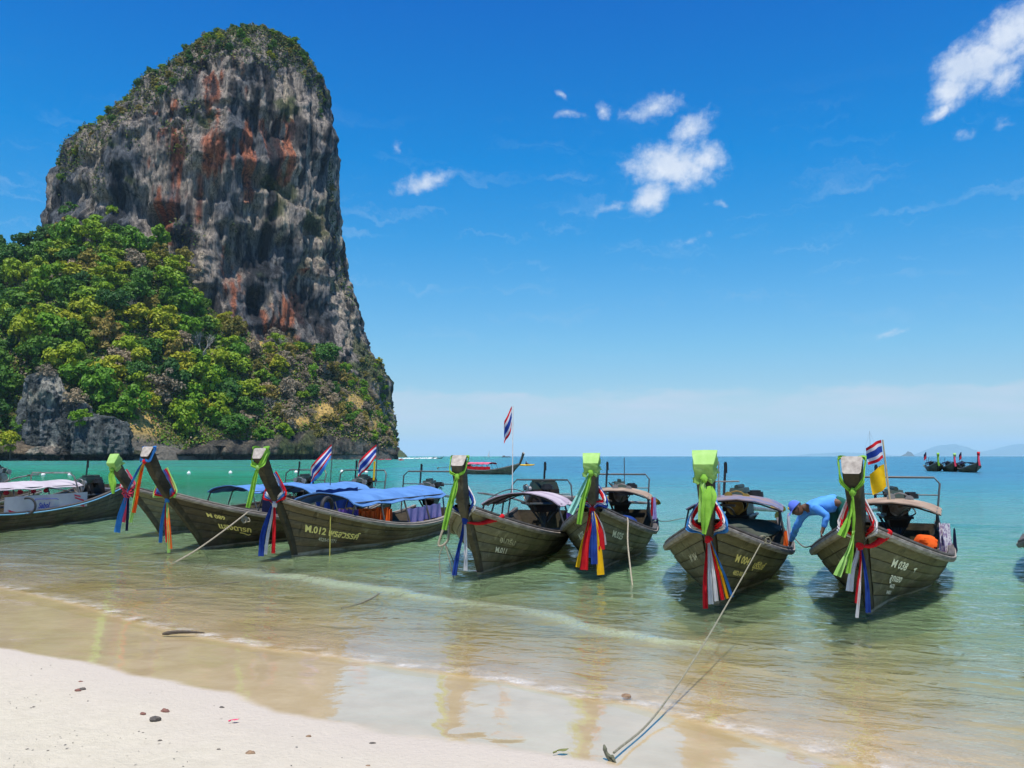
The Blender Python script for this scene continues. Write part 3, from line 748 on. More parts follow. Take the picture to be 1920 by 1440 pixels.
while len(spots) < 298 and tries < 40000:
    tries += 1
    iuf = rnd.uniform(0, NU - 2); v = rnd.uniform(.07, 1.0)
    p = hill(np.array([iuf]), np.array([v]))[0]
    qx, qy = (float(a) for a in project(p[0], p[1], p[2]))
    if qx < -70 or qx > 742: continue
    if any(((qx - a) / c) ** 2 + ((qy - b) / d) ** 2 < 1 for a, b, c, d in ROCKS): continue
    dry_here = sum(math.exp(-(((qx - a) / c) ** 2 + ((qy - b) / d) ** 2)) for a, b, c, d in DRY_SPOTS)
    if rnd.random() < dry_here * 1.15: continue
    right = 1 / (1 + math.exp(-(qx - 470 + (qy - 700) * -.5) / 45))
    low = sstep(800, 845, qy)
    r = rnd.uniform(5.5, 12.0) * (1 - .48 * float(right)) * (1 - .15 * float(low))
    if qx > 640: r *= .75
    if any((p[0] - s[0][0]) ** 2 + (p[1] - s[0][1]) ** 2 + (p[2] - s[0][2]) ** 2 < (.47 * (r + s[1])) ** 2 for s in spots): continue
    x = rnd.random()
    if right > .5: kind = 'dry' if x < .40 else 'olive' if x < .66 else 'bright' if x < .88 else 'dark'
    elif qx < 75: kind = 'dark' if x < .70 else 'bright'
    else: kind = 'bright' if x < .60 else 'dark' if x < .80 else 'olive' if x < .93 else 'dry'
    if x > .982: kind = 'bare'
    spots.append((p, r, kind, qx, qy))
for p, r, kind, qx, qy in spots:
    i = rnd.randrange(3 if kind == 'bare' else 4)
    z = zone(qx, qy)
    plant_tree('hillside_tree', kind, i, (p[0], p[1], p[2] - r * .45), r, rnd.uniform(0, 6.28), f'{size_word(r)} {DESC[kind]} {z}', 'tree', f'{DESC[kind]}s {z}', sq=rnd.uniform(.8, 1.35))
# trees that stand out: a tall dark one against the sky at the left edge, pale dead ones
for px, py, Y, r, kind, lab in ((14, 480, 500, 10.5, 'dark', 'tall dark tree standing against the sky at the left end of the ridge'),
                                (-30, 500, 495, 11, 'dark', 'tall dark tree at the left picture edge beside the ridge tree'),
                                (212, 440, 528, 9.5, 'dark', 'dark round tree pressed against the foot of the cliff wall'),
                                (130, 425, 528, 9, 'olive', 'pale olive tree on the highest corner of the wooded slope'),
                                (524, 672, 528, 8.5, 'bare', 'pale leafless tree on the slope under the sea cave'),
                                (520, 640, 533, 6, 'bright', 'small bright green tree just under the cliff cave'),
                                (610, 665, 536, 10, 'dark', 'large dark evergreen at the foot of the right cliff buttress'),
                                (250, 600, 470, 7.5, 'bare', 'bare grey tree in the upper woods left of the cliff foot'),
                                (85, 700, 392, 5.5, 'dry', 'grey dry shrub on top of the tall rock bluff'),
                                (140, 748, 386, 6, 'dry', 'grey dry shrub on the shoulder of the rock bluff'),
                                (150, 785, 376, 5, 'bright', 'bright bush growing on top of the low bluff'),
                                (20, 830, 372, 6, 'bright', 'bright bush by the water left of the bluffs')):
    c = at_y(px, py, Y)
    plant_tree('tree', kind, 0 if kind != 'bare' else 1, (c.x, Y, c.z - r * (.9 if kind != 'bare' else 0)), r, rnd.uniform(0, 6), lab, 'tree', sq=1.0)

# undergrowth over the whole slope, and creepers on the wall: nobody could count them
def leaf_carpet(name, P, N, size, colr, seed):
    rs = np.random.RandomState(seed)
    V, Fc = leaf_quads(rs, P, N, size); me = np_mesh(name, V, Fc)
    set_col(me, 'leaf', np.repeat(colr, 4, 0))
    return tag(link(name, me, M_CARPET), kind='stuff')
m, t = newmat('undergrowth_leaf'); M_CARPET = m
c = t.new('ShaderNodeAttribute', attribute_name='leaf').outputs['Color']
t.put(t.b.inputs['Base Color'], c); t.put(t.b.inputs['Roughness'], .8); t.put(t.b.inputs['Specular IOR Level'], .15)
n = 130000
iuf = RS.uniform(0, NU - 2, n); v = RS.uniform(.035, 1.0, n)
P = hill(iuf, v); qx, qy = project(P[:, 0], P[:, 1], P[:, 2])
dry_a = sum(np.exp(-(((qx - a) / c_) ** 2 + ((qy - b) / d) ** 2)) for a, b, c_, d in DRY_SPOTS)
nn = fbm(P[:, 0] * .08, P[:, 1] * .08, P[:, 2] * .08, 3)
hh = np.maximum(0, .8 + 1.8 * vn(P[:, 0] * .14, P[:, 1] * .14, 4)) * 2.2
keep = RS.rand(n) > np.clip(dry_a * 1.1 + .35 * (nn < -.25), 0, .92)
P[:, 2] += hh * RS.rand(n) * (1 - np.clip(dry_a, 0, 1) * .8)
right = 1 / (1 + np.exp(-(qx - 470 - (qy - 700) * .5) / 45))
g = np.array([.075, .16, .012]); o_ = np.array([.17, .16, .03]); br = np.array([.17, .135, .10]); k2 = RS.rand(n)
C = np.where((k2 < .2 + .35 * right)[:, None], br, np.where((k2 < .45 + .3 * right)[:, None], o_, g)) * RS.uniform(.6, 1.3, n)[:, None]
leaf_carpet('undergrowth', P[keep], np.tile([0, -.4, .8], (keep.sum(), 1)), np.full(keep.sum(), .80), C[keep], 3)
# scrub on the crown of the cliff and on its ledges
cand = CLV.reshape(-1, 3); qx, qy = project(cand[:, 0], cand[:, 1], cand[:, 2])
front = np.tile(sn > -.2, (1, 1)).reshape(-1)
topline = np.interp(qx, [p[0] for p in LEFT[3:]] + [p[0] for p in RIGHT[::-1]], [p[1] for p in LEFT[3:]] + [p[1] for p in RIGHT[::-1]])
dist = qy - topline
nn = fbm(cand[:, 0] * .04, cand[:, 1] * .04, cand[:, 2] * .04, 3)
band = np.where(qx < 160, 60, np.where(qx < 320, 58, np.where(qx < 430, 45, 62)))
w_top = (dist < band * (1 + .5 * nn)) & (qx < 606) & (qx > 112)
w_led = ((np.abs(qx - 545) < 30) & (qy > 90) & (qy < 150) & (nn > -.2)) | ((np.abs(qx - 220) < 45) & (np.abs(qy - 255) < 28) & (nn > -.3)) | ((np.abs(qx - 160) < 35) & (np.abs(qy - 335) < 30) & (nn > .1)) | ((np.abs(qx - 340) < 40) & (np.abs(qy - 245) < 60) & (nn > .35))
w_low = ((qx > 655) & (qy > 640) & (nn > -.15)) | ((np.abs(qx - 390) < 60) & (np.abs(qy - 450) < 30) & (nn > .3)) | ((np.abs(qx - 340) < 40) & (np.abs(qy - 470) < 60) & (nn > .05)) | ((qx > 600) & (dist > 0) & (qx - np.interp(qy, [p[1] for p in RIGHT[::-1]], [p[0] for p in RIGHT[::-1]]) > -14) & (nn > .1))
idx = np.nonzero(front & (w_top | w_led | w_low))[0]
pick = idx[RS.randint(0, len(idx), 26000)]
P = cand[pick] + RS.normal(0, .5, (len(pick), 3)); P[:, 1] -= RS.rand(len(pick)) * 1.6; P[:, 2] += RS.rand(len(pick)) * 1.4
C = np.where((RS.rand(len(pick)) < .6)[:, None], np.array([.045, .085, .014]), np.array([.12, .115, .035])) * RS.uniform(.55, 1.3, len(pick))[:, None]
leaf_carpet('cliff_scrub', P, np.tile([0, -.6, .6], (len(P), 1)), np.full(len(P), .78), C, 9)
idx = np.nonzero(front & (w_top | w_led))[0]; got = []
lowx = np.nonzero(front & w_low)[0]
for pool, cnt in ((idx, 115), (lowx, 45)):
    k = 0; tr_ = 0
    while k < cnt and tr_ < 4000:
        tr_ += 1
        p = cand[pool[RS.randint(len(pool))]]
        if any((p[0] - g_[0]) ** 2 + (p[1] - g_[1]) ** 2 + (p[2] - g_[2]) ** 2 < 22 for g_ in got): continue
        got.append(p); k += 1
        r = rnd.uniform(2.2, 4.2); kind = rnd.choice(('bright', 'dark', 'dark', 'olive'))
        a, b = project(p[0], p[1], p[2])
        where = 'on the very top of the limestone cliff' if b < 125 and a > 400 else 'on the left shoulder of the limestone cliff' if a < 400 and b < 400 else 'low on the cliff near its foot' if b > 400 else 'on a high ledge at the right of the cliff'
        plant_tree('cliff_bush', kind, rnd.randrange(3), (p[0], p[1] - .5, p[2] - r * .6), r, rnd.uniform(0, 6), f'{DESC[kind].replace("tree", "bush").replace("bush bush", "bush")} {where}', 'bush', f'{DESC[kind].replace("tree", "bush").replace("bush bush", "bush")}es {where}', sq=rnd.uniform(.8, 1.2))

# ================================================================ FAR ISLANDS
def island(name, pts, Y, thick, colr, seed, step=4):
    """ridge line given by photo columns and rows, built as a real hill of that length and depth"""
    pts = sorted(pts); X = np.array([at_y(a, b, Y).x for a, b in pts]); Z = np.array([at_y(a, b, Y).z for a, b in pts])
    x = np.linspace(X[0], X[-1], 90); zt = np.interp(x, X, Z); sc_ = (X[-1] - X[0]) / 12
    v = np.linspace(-1, 1, 25)
    GXX, GV = np.meshgrid(x, v)
    base = -Y * Y / 12.74e6 * 0 - 6
    hgt = np.maximum(0, (1 - np.abs(GV) ** 1.6))
    z = base + (zt - base) * hgt * (1 + .10 * fbm(GXX / sc_ * 2.2, GV * 2, seed, 4))
    V = np.stack([GXX, Y + GV * thick, z], -1)
    me = np_mesh(name, V.reshape(-1, 3), grid_faces(90, 25))
    m = simple('island_' + str(seed), colr, tuple(q * .6 for q in colr), 0.95, 3.0 / sc_)
    return tag(link(name, me, m), kind='structure')
island('island', [(1726, 856), (1742, 848), (1752, 840), (1768, 834), (1790, 834), (1806, 838), (1822, 848), (1840, 856)], 34000, 1800, (.05, .07, .03), 2)
island('island', [(1830, 856), (1850, 848), (1880, 839), (1910, 834), (1960, 832), (2040, 838), (2130, 856)], 35500, 2400, (.05, .07, .03), 3)
island('island', [(1688, 856), (1696, 852), (1702, 847), (1708, 848), (1714, 856)], 14000, 90, (.08, .08, .06), 4)
island('island', [(1470, 856), (1520, 851), (1580, 848), (1640, 850), (1690, 856)], 36000, 900, (.05, .07, .03), 6)
island('headland', [(728, 858), (734, 846), (741, 840), (748, 841), (756, 848), (761, 853), (763, 857)], 1500, 40, (.06, .085, .025), 5)

# ================================================================ AIR
HZ0, HZ1 = -14.0, 600.0
b = MB(); b.box((0, 16000, (HZ0 + HZ1) / 2), (80000, 49000, HZ1 - HZ0))
m = bpy.data.materials.new('sea_air'); m.use_nodes = True
t = NT(m.node_tree); t.n.clear(); o = t.new('ShaderNodeOutputMaterial'); pv = t.new('ShaderNodeVolumePrincipled')
pv.inputs['Color'].default_value = (0.50, 0.82, 1.0, 1); pv.inputs['Density'].default_value = 4.6e-5; pv.inputs['Anisotropy'].default_value = 0.0
t.l.new(pv.outputs[0], o.inputs['Volume'])
hz = b.build('haze', m, smooth=False); tag(hz, kind='stuff')
# ================================================================ LONGTAIL BOATS
def wood_mat(name, a, b, stain, pale, band=0.07, green=0.5):
    """weathered boat planks: grain along the hull, dark stains, bleached scuffs, algae and a pale scraped line at the water"""
    m, t = newmat(name)
    co = t.new('ShaderNodeTexCoord').outputs['Object']
    xyz = t.new('ShaderNodeSeparateXYZ'); t.put(xyz.inputs[0], co); z = xyz.outputs[2]
    g = t.noise(t.scale(co, (.5, 4, 9)), 3.0, 5, .65); big = t.noise(t.scale(co, (.8, 1, 1.2)), 1.5, 5, .65); bl = t.noise(t.scale(co, (1, 1, .6)), 3.6, 5, .7)
    c = t.mix(t.rng(g, .3, .7), a, b)
    c = t.mix(t.m('MULTIPLY', t.rng(big, .48, .66), .85), c, stain)
    c = t.mix(t.m('MULTIPLY', t.rng(bl, .56, .72), .7), c, pale)
    al = t.m('MULTIPLY', t.rng(z, .75, .05), t.rng(t.noise(t.scale(co, (1, 1, .4)), 2.3, 4, .6), .42, .62))
    c = t.mix(t.m('MULTIPLY', al, green), c, (.055, .075, .022))
    drip = t.m('MULTIPLY', t.rng(t.noise(t.scale(co, (7, 7, .5)), 1.0, 4, .6), .57, .68), t.rng(z, .1, .6, .2, .7))
    c = t.mix(drip, c, tuple(q * .45 for q in stain))
    zb = t.m('ADD', z, t.m('MULTIPLY', t.m('SUBTRACT', bl, .5), .05))
    bm_ = t.m('MULTIPLY', t.rng(zb, band, band - .02), t.rng(zb, -.03, .0))
    c = t.mix(t.m('MULTIPLY', bm_, t.rng(bl, .35, .55, .35, .95)), c, (.42, .38, .29))
    t.put(t.b.inputs['Base Color'], c); t.put(t.b.inputs['Roughness'], t.rng(big, .3, .7, .62, .82)); t.put(t.b.inputs['Specular IOR Level'], .3)
    t.put(t.b.inputs['Normal'], t.bump(t.m('ADD', g, t.m('MULTIPLY', bl, .6)), 1.0, .006))
    return m
WOOD = {
    'brown': wood_mat('wood_brown', (.10, .071, .038), (.165, .122, .068), (.045, .033, .019), (.31, .265, .18), .09, .3),
    'dark': wood_mat('wood_dark', (.050, .040, .026), (.09, .07, .045), (.022, .019, .013), (.16, .145, .10), .05, .4),
    'green': wood_mat('wood_green', (.085, .076, .042), (.15, .132, .076), (.036, .035, .021), (.33, .30, .20), .06, .65),
    'grey': wood_mat('wood_grey', (.135, .121, .078), (.215, .19, .125), (.062, .057, .038), (.40, .365, .25), .06, .6)}
WOOD['post_dark'] = wood_mat('post_dark', (.032, .028, .017), (.058, .048, .028), (.014, .013, .009), (.12, .105, .07), .05, .3)
WOOD['post_grey'] = wood_mat('post_grey', (.055, .046, .032), (.095, .082, .058), (.026, .023, .016), (.18, .155, .11), .05, .2)
RAIL = simple('rail_wood', (.30, .265, .225), (.15, .125, .10), .8, 4, .004, stretch=(.6, 4, 6))
RAIL_D = simple('dark_rail', (.11, .095, .08), (.05, .043, .036), .75, 4, .003, stretch=(.6, 4, 6))
RAIL_B = simple('blue_rail', (.10, .30, .48), (.16, .36, .50), .6, 3)
ENDG = simple('end_grain', (.40, .36, .31), (.24, .21, .18), .85, 14, .004)
DECK = simple('deck_board', (.16, .135, .10), (.09, .075, .055), .8, 3, .003, stretch=(.6, 4, 4))
IRON = simple('greasy_iron', (.022, .024, .024), (.06, .038, .025), .5, 9, .004, metal=.5)
BLACKM = simple('black_metal', (.012, .012, .013), (.03, .03, .03), .45, 6, metal=.3)
STEEL = simple('pipe_steel', (.32, .32, .31), (.16, .12, .09), .45, 7, metal=.6)
PIPE_D = simple('dark_pipe', (.055, .075, .085), (.09, .07, .055), .5, 7, metal=.3)
RUBBER = simple('rubber', (.012, .012, .013), (.03, .03, .03), .7, 10)
BRASS = simple('brass', (.45, .30, .06), (.25, .16, .05), .4, 8, metal=.6)
ENG_G = simple('engine_green', (.02, .05, .04), (.05, .045, .03), .5, 6, metal=.2)
def cloth_mat(name, c1, c2=None, tr=.3, scale=6):
    return simple(name, c1, c2, .85, scale, 0.01, spec=.15, transl=tr)
CL = {'lime': cloth_mat('cloth_lime', (.33, .62, .09), (.22, .48, .05), .35), 'lime_pale': cloth_mat('cloth_lime_pale', (.46, .70, .24), (.34, .60, .15), .35),
      'red': cloth_mat('cloth_red', (.72, .022, .03), (.55, .012, .02)), 'white': cloth_mat('cloth_white', (.74, .72, .72), (.62, .60, .62)),
      'blue': cloth_mat('cloth_blue', (.025, .075, .36), (.018, .045, .25)), 'sky': cloth_mat('cloth_sky', (.06, .26, .62), (.04, .2, .5)),
      'yellow': cloth_mat('cloth_yellow', (.85, .55, .015), (.75, .44, .01)), 'orange': cloth_mat('cloth_orange', (.88, .16, .02), (.75, .1, .015)),
      'pink': cloth_mat('cloth_pink', (.86, .10, .17), (.75, .06, .12)), 'purple': cloth_mat('cloth_purple', (.20, .12, .42), (.14, .07, .3)),
      'lilac': cloth_mat('cloth_lilac', (.42, .36, .66), (.34, .27, .55)), 'aqua': cloth_mat('cloth_aqua', (.40, .72, .62), (.30, .62, .55)), 'navy': cloth_mat('cloth_navy', (.015, .02, .06), (.01, .012, .04)),
      'tan': cloth_mat('tarp_tan', (.40, .30, .22), (.27, .19, .14), .12, 3), 'ltblue': cloth_mat('tarp_blue', (.12, .27, .56), (.085, .20, .44), .15, 2.5),
      'deepblue': cloth_mat('tarp_deep_blue', (.012, .05, .24), (.008, .03, .15), .1, 3), 'mauve': cloth_mat('tarp_mauve', (.34, .26, .33), (.52, .46, .5), .15, 2.2), 'slate': cloth_mat('tarp_slate', (.12, .16, .28), (.28, .20, .18), .1, 2.2),
      'whitered': cloth_mat('tarp_white', (.56, .52, .53), (.46, .40, .43), .15, 1.5)}
LETTER_Y = simple('letter_yellow', (.90, .76, .26), (.74, .62, .22), .7, 30)
LETTER_W = simple('letter_white', (.88, .86, .74), (.68, .66, .54), .7, 30)
LETTER_F = simple('letter_faded', (.62, .58, .42), (.28, .26, .19), .8, 12, lo=.42, hi=.58)
ROPE = simple('rope', (.36, .32, .24), (.22, .19, .135), .9, 40); ROPE_M = simple('rope_worn', (.25, .235, .165), (.15, .14, .095), .9, 40); ROPE_D = simple('rope_dark', (.17, .16, .12), (.10, .09, .07), .9, 40); ROPE_Y = simple('rope_yellow', (.42, .38, .08), (.3, .27, .06), .9, 40)

class HullShape:
    def __init__(s, L=7.0, rake=1.4, B=1.08, zb=1.27, mid=.48, ptop=2.2, plean=.56, ph=.30):
        s.L, s.rake, s.B, s.zb, s.mid, s.ptop, s.plean, s.ph = L, rake, B, zb, mid, ptop, plean, ph
        s.Lg = L + rake
    def pt(s, u, t, sd):
        d = (1 - u) * s.Lg
        zg = s.mid + (s.zb - s.mid) * max(0, 1 - d / 4.9) ** 1.9 + .22 * max(0, (d - 5.2) / 3) ** 2
        f = min(1, d / 4.4); yg = .10 + (s.B - .10) * (1 - (1 - f) ** 2.1)
        yg *= 1 - .24 * float(sstep(s.Lg - 3.0, s.Lg, d))
        bow = float(sstep(.5, .95, u))
        xk = -s.L + u * (s.L - .12); xg = s.rake - d
        zk = -.30 + .14 * float(sstep(.4, 0, u))
        p = .5 + .52 * bow; q = 1.35 - .35 * bow
        x = xk + (xg - xk) * t - .10 * math.sin(math.pi * t) * u ** 8
        return Vector((x, sd * (.035 + (yg - .035) * t ** p), zk + (zg - zk) * t ** q))
    def nrm(s, u, t, sd):
        e = 1e-3
        a = s.pt(min(1, u + e), t, sd) - s.pt(u - e, t, sd); b = s.pt(u, min(1, t + e), sd) - s.pt(u, t - e, sd)
        n = a.cross(b) * sd
        return -n.normalized() if n.dot(Vector((0, sd, -.2))) < 0 else n.normalized()
    def stem_path(s):
        P = [s.pt(1, t, 0) for t in (0, .2, .4, .6, .8, 1.0)]
        e = P[-1]; tp = Vector((s.rake + s.plean, 0, s.ptop))
        P += [e.lerp(tp, .5) + Vector((.03, 0, -.02)), tp]
        for p in P: p.y = 0
        return P
    def post(s, h, side, front, out=0.0):
        """a point on the prow post: h metres below its top, side -1..1, front -1 (back) .. 1"""
        P = s.stem_path()[-3:]; a, m_, b = P
        L = (b - a).length; k = 1 - h / L
        c = a.lerp(b, k) + Vector((.03, 0, -.02)) * (1 - abs(2 * k - 1)) if k > 0 else a + (b - a) * k
        A = (b - a).normalized(); Fr = Vector((A.z, 0, -A.x))
        g = max(0, min(1, k)); fw = .13 + .08 * g; bw = .19 + (s.ph - .19) * g; dp = .21
        w_ = (bw + (fw - bw) * (front + 1) / 2) / 2 + out
        return c + Vector((0, side * w_, 0)) + Fr * front * (dp / 2 + out)

def sweep(fn, us, prof):
    """prof: list of (out, up); fn(u) -> (point, outward unit)"""
    rows = []
    for u in us:
        p, o = fn(u); rows.append([p + o * a + Vector((0, 0, b)) for a, b in prof])
    return rows
TXT = {}
def text_mesh(body, size, shear=0.0, bold=.03):
    key = (body, size, shear)
    if key in TXT: return TXT[key]
    cu = bpy.data.curves.new('lettering', 'FONT'); cu.body = body; cu.size = size; cu.shear = shear; cu.offset = bold * size; cu.resolution_u = 2
    o = bpy.data.objects.new('lettering', cu); COL.objects.link(o)
    me = bpy.data.meshes.new_from_object(o.evaluated_get(bpy.context.evaluated_depsgraph_get()))
    vs = [tuple(v.co) for v in me.vertices]; fs = [tuple(p.vertices) for p in me.polygons]
    bpy.data.objects.remove(o); bpy.data.curves.remove(cu); bpy.data.meshes.remove(me)
    TXT[key] = (vs, fs); return vs, fs
def hull_text(H, body, size, u0, t0, sd, mat, parent, shear=.15, slope=0.0):
    """painted lettering laid on the hull; u0,t0 its lower corner nearest the bow (sd=+1) or nearest the stern (sd=-1)"""
    vs, fs = text_mesh(body, size, shear)
    if not vs: return
    out = []
    for x, y, _ in vs:
        u = u0 - sd * x / H.Lg
        hgt = (H.pt(u, 1, sd) - H.pt(u, 0, sd)).length
        t = t0 + (y + x * slope) / hgt
        out.append(H.pt(u, min(.995, t), sd) + H.nrm(u, min(.99, t), sd) * .022)
    b = MB(); b.add(out, fs)
    me = bpy.data.meshes.new('lettering'); me.from_pydata(b.v, [], b.f)
    link('lettering', me, mat, parent)

def canopy(root, x0, x1, w_, z, mat, H, posts=3, camber=.16, sag=.03, pm=PIPE_D, val=.09, tilt=0.0, side_sheet=None):
    can = empty('canopy', parent=root)
    b = MB(); top, bot = [], []; nx_, ny_ = 14, 11
    for i in range(nx_ + 1):
        x = x0 + (x1 - x0) * i / nx_; r1, r2 = [], []
        for j in range(ny_ + 1):
            v = -1 + 2 * j / ny_; y = v * w_ / 2 * (1 + .02 * math.sin(i * 1.7))
            zz_ = z + camber * (1 - v * v) - sag * abs(math.sin(math.pi * i / nx_ * (posts - 1))) + tilt * (x - x0) + rnd.uniform(-.008, .008)
            if j in (0, ny_): zz_ -= val * (.75 + .25 * math.sin(i * 2.1)); y *= .995
            r1.append((x, y, zz_)); r2.append((x, y * .985, zz_ - .018))
        top.append(r1); bot.append(r2)
    b.grid(top); b.grid([list(reversed(r)) for r in bot])
    for i in (0, nx_): b.grid([top[i], bot[i]])
    for j in (0, ny_): b.grid([[r[j] for r in top], [r[j] for r in bot]])
    b.build('roof_sheet', mat, can)
    for k in range(posts):
        x = x0 + .12 + (x1 - x0 - .24) * k / (posts - 1)
        for sd in (-1, 1):
            q = MB(); u = 1 - (H.rake - x) / H.Lg; g = H.pt(u, 1, sd)
            q.tube([g + Vector((0, -sd * .06, -.05)), (x, sd * w_ * .46, z - .02 + tilt * (x - x0))], .021, 6)
            q.build('canopy_post', pm, can)
        q = MB(); q.tube([(x, v * w_ / 2 * .93, z + camber * (1 - v * v) - .04 + tilt * (x - x0)) for v in (-1, -.6, -.2, .2, .6, 1)], .016, 5); q.build('roof_bow', pm, can)
    for sd in (-1, 1):
        q = MB(); q.tube([(x0 + .05, sd * w_ * .46, z - .03), (x1 - .05, sd * w_ * .46, z - .03 + tilt * (x1 - x0))], .014, 5); q.build('roof_rail', pm, can)
    return can
def roll_bar(root, x, w_, z, H, lean=.25, m=PIPE_D):
    b = MB(); P = []
    for sd in (-1, 1):
        u = 1 - (H.rake - x) / H.Lg; g = H.pt(u, 1, sd)
        seg = [g + Vector((0, -sd * .04, -.05)), Vector((x - lean * .7, sd * w_ / 2, z - .12)), Vector((x - lean, sd * (w_ / 2 - .10), z))]
        P.append(seg)
    b.tube(P[0] + P[1][::-1], .022, 6)
    b.tube([Vector((x - lean * .6, -w_ / 2 + .02, z - .35)), Vector((x - lean * .6, w_ / 2 - .02, z - .35))], .014, 5)
    b.build('roll_bar', m, root)
def engine(root, x, z, yaw, tail=3.4, drop=.25, scale=1.0, body=IRON, filt=BLACKM, disc=None):
    """car engine on a swivel with its long propeller shaft astern and the tiller forward"""
    e = empty('engine', parent=root); e.location = (x, 0, z); e.rotation_euler = (0, 0, yaw); e.scale = (scale,) * 3
    b = MB(); b.box((0, 0, 0), (.62, .34, .34), taper=.9); b.box((-.02, .03, -.22), (.5, .26, .14), taper=1.15)
    for k in range(4): b.box((-.22 + .15 * k, -.19, .02), (.06, .07, .16))
    b.build('engine_block', body, e, smooth=False)
    b = MB(); b.box((0, .0, .24), (.58, .24, .14), taper=.85); b.tube([(-.25, 0, .33), (.25, 0, .33)], .035, 8)
    for k in range(3): b.tube([(-.18 + k * .18, 0, .3), (-.18 + k * .18, 0, .36)], .03, 7)
    b.build('cylinder_head', ENG_G, e, smooth=False)
    b = MB(); b.tube([(.02, .25, .17), (.02, .25, .25)], [.125, .12], 14); b.tube([(.02, .25, .25), (.02, .25, .275)], .085, 12); b.tube([(.02, .22, .18), (.0, .16, .08)], .04, 7); b.build('air_filter', filt, e)
    b = MB(); b.disc((.36, 0, .02), (1, 0, 0), .13, .05, 16); b.disc((.37, .17, .17), (1, 0, 0), .065, .05, 12); b.disc((.37, -.1, .2), (1, 0, 0), .06, .05, 12); b.torus((.385, .03, .1), (1, 0, 0), .17, .012, 16, 5); b.build('pulley', disc or STEEL, e)
    b = MB(); b.tube([(.15, -.22, .05), (.0, -.28, .05), (-.1, -.27, .2), (-.12, -.24, .72)], [.022, .024, .022, .020], 8); b.tube([(-.12, -.24, .54), (-.12, -.24, .70)], .028, 8); b.build('exhaust_pipe', BLACKM, e)
    b = MB()
    for sd in (-1, 1):
        b.tube([(.38, sd * .2, -.12), (-.4, sd * .2, -.12)], .025, 6); b.tube([(.3, sd * .2, -.12), (.05, sd * .05, -.5)], .02, 6); b.tube([(-.3, sd * .2, -.12), (-.05, sd * .05, -.5)], .02, 6)
    b.tube([(0, 0, -.28), (0, 0, -.75)], .06, 9); b.tube([(.4, -.22, -.12), (.4, .22, -.12)], .022, 6); b.build('engine_frame', PIPE_D, e)
    b = MB(); b.tube(spline([(.4, 0, -.1), (.8, .02, .02), (1.35, .02, .10)], 4), .02, 6); b.tube([(1.35, -.16, .1), (1.35, .2, .1)], .018, 6); b.build('tiller', STEEL, e)
    b = MB(); b.tube([(-.3, 0, -.02), (-.3 - tail, 0, -.02 - drop)], [.045, .028], 8); b.tube([(-.35, 0, -.02), (-.7, 0, -.05)], .07, 8); b.build('propeller_shaft', STEEL, e)
    b = MB(); b.tube([(-.3 - tail, 0, -.02 - drop), (-.42 - tail, 0, -.03 - drop)], [.045, .02], 7)
    for k in range(3):
        a = 2.1 * k + .4
        q = Vector((0, math.cos(a), math.sin(a))); r_ = Vector((0, -math.sin(a), math.cos(a))); c = Vector((-.36 - tail, 0, -.02 - drop))
        rows = [[c + q * h_ + r_ * w2 * k2 + Vector((w2 * k2 * .6, 0, 0)) for k2 in (-1, 0, 1)] for h_, w2 in ((.03, .03), (.09, .06), (.14, .05), (.16, .015))]
        b.grid(rows); b.grid([[v + Vector((.006, 0, 0)) for v in reversed(r2)] for r2 in rows])
    b.build('propeller', BRASS, e)
    b = MB()
    for k in range(4):
        y0 = rnd.uniform(-.15, .15)
        b.tube(spline([(rnd.uniform(-.25, .25), y0, .2), (rnd.uniform(-.3, .3), y0 + rnd.uniform(-.2, .2), .02 + rnd.uniform(-.1, .3)), (rnd.uniform(-.2, .35), -y0, -.15)], 4), .012, 5)
    b.build('hose', RUBBER, e)
    return e

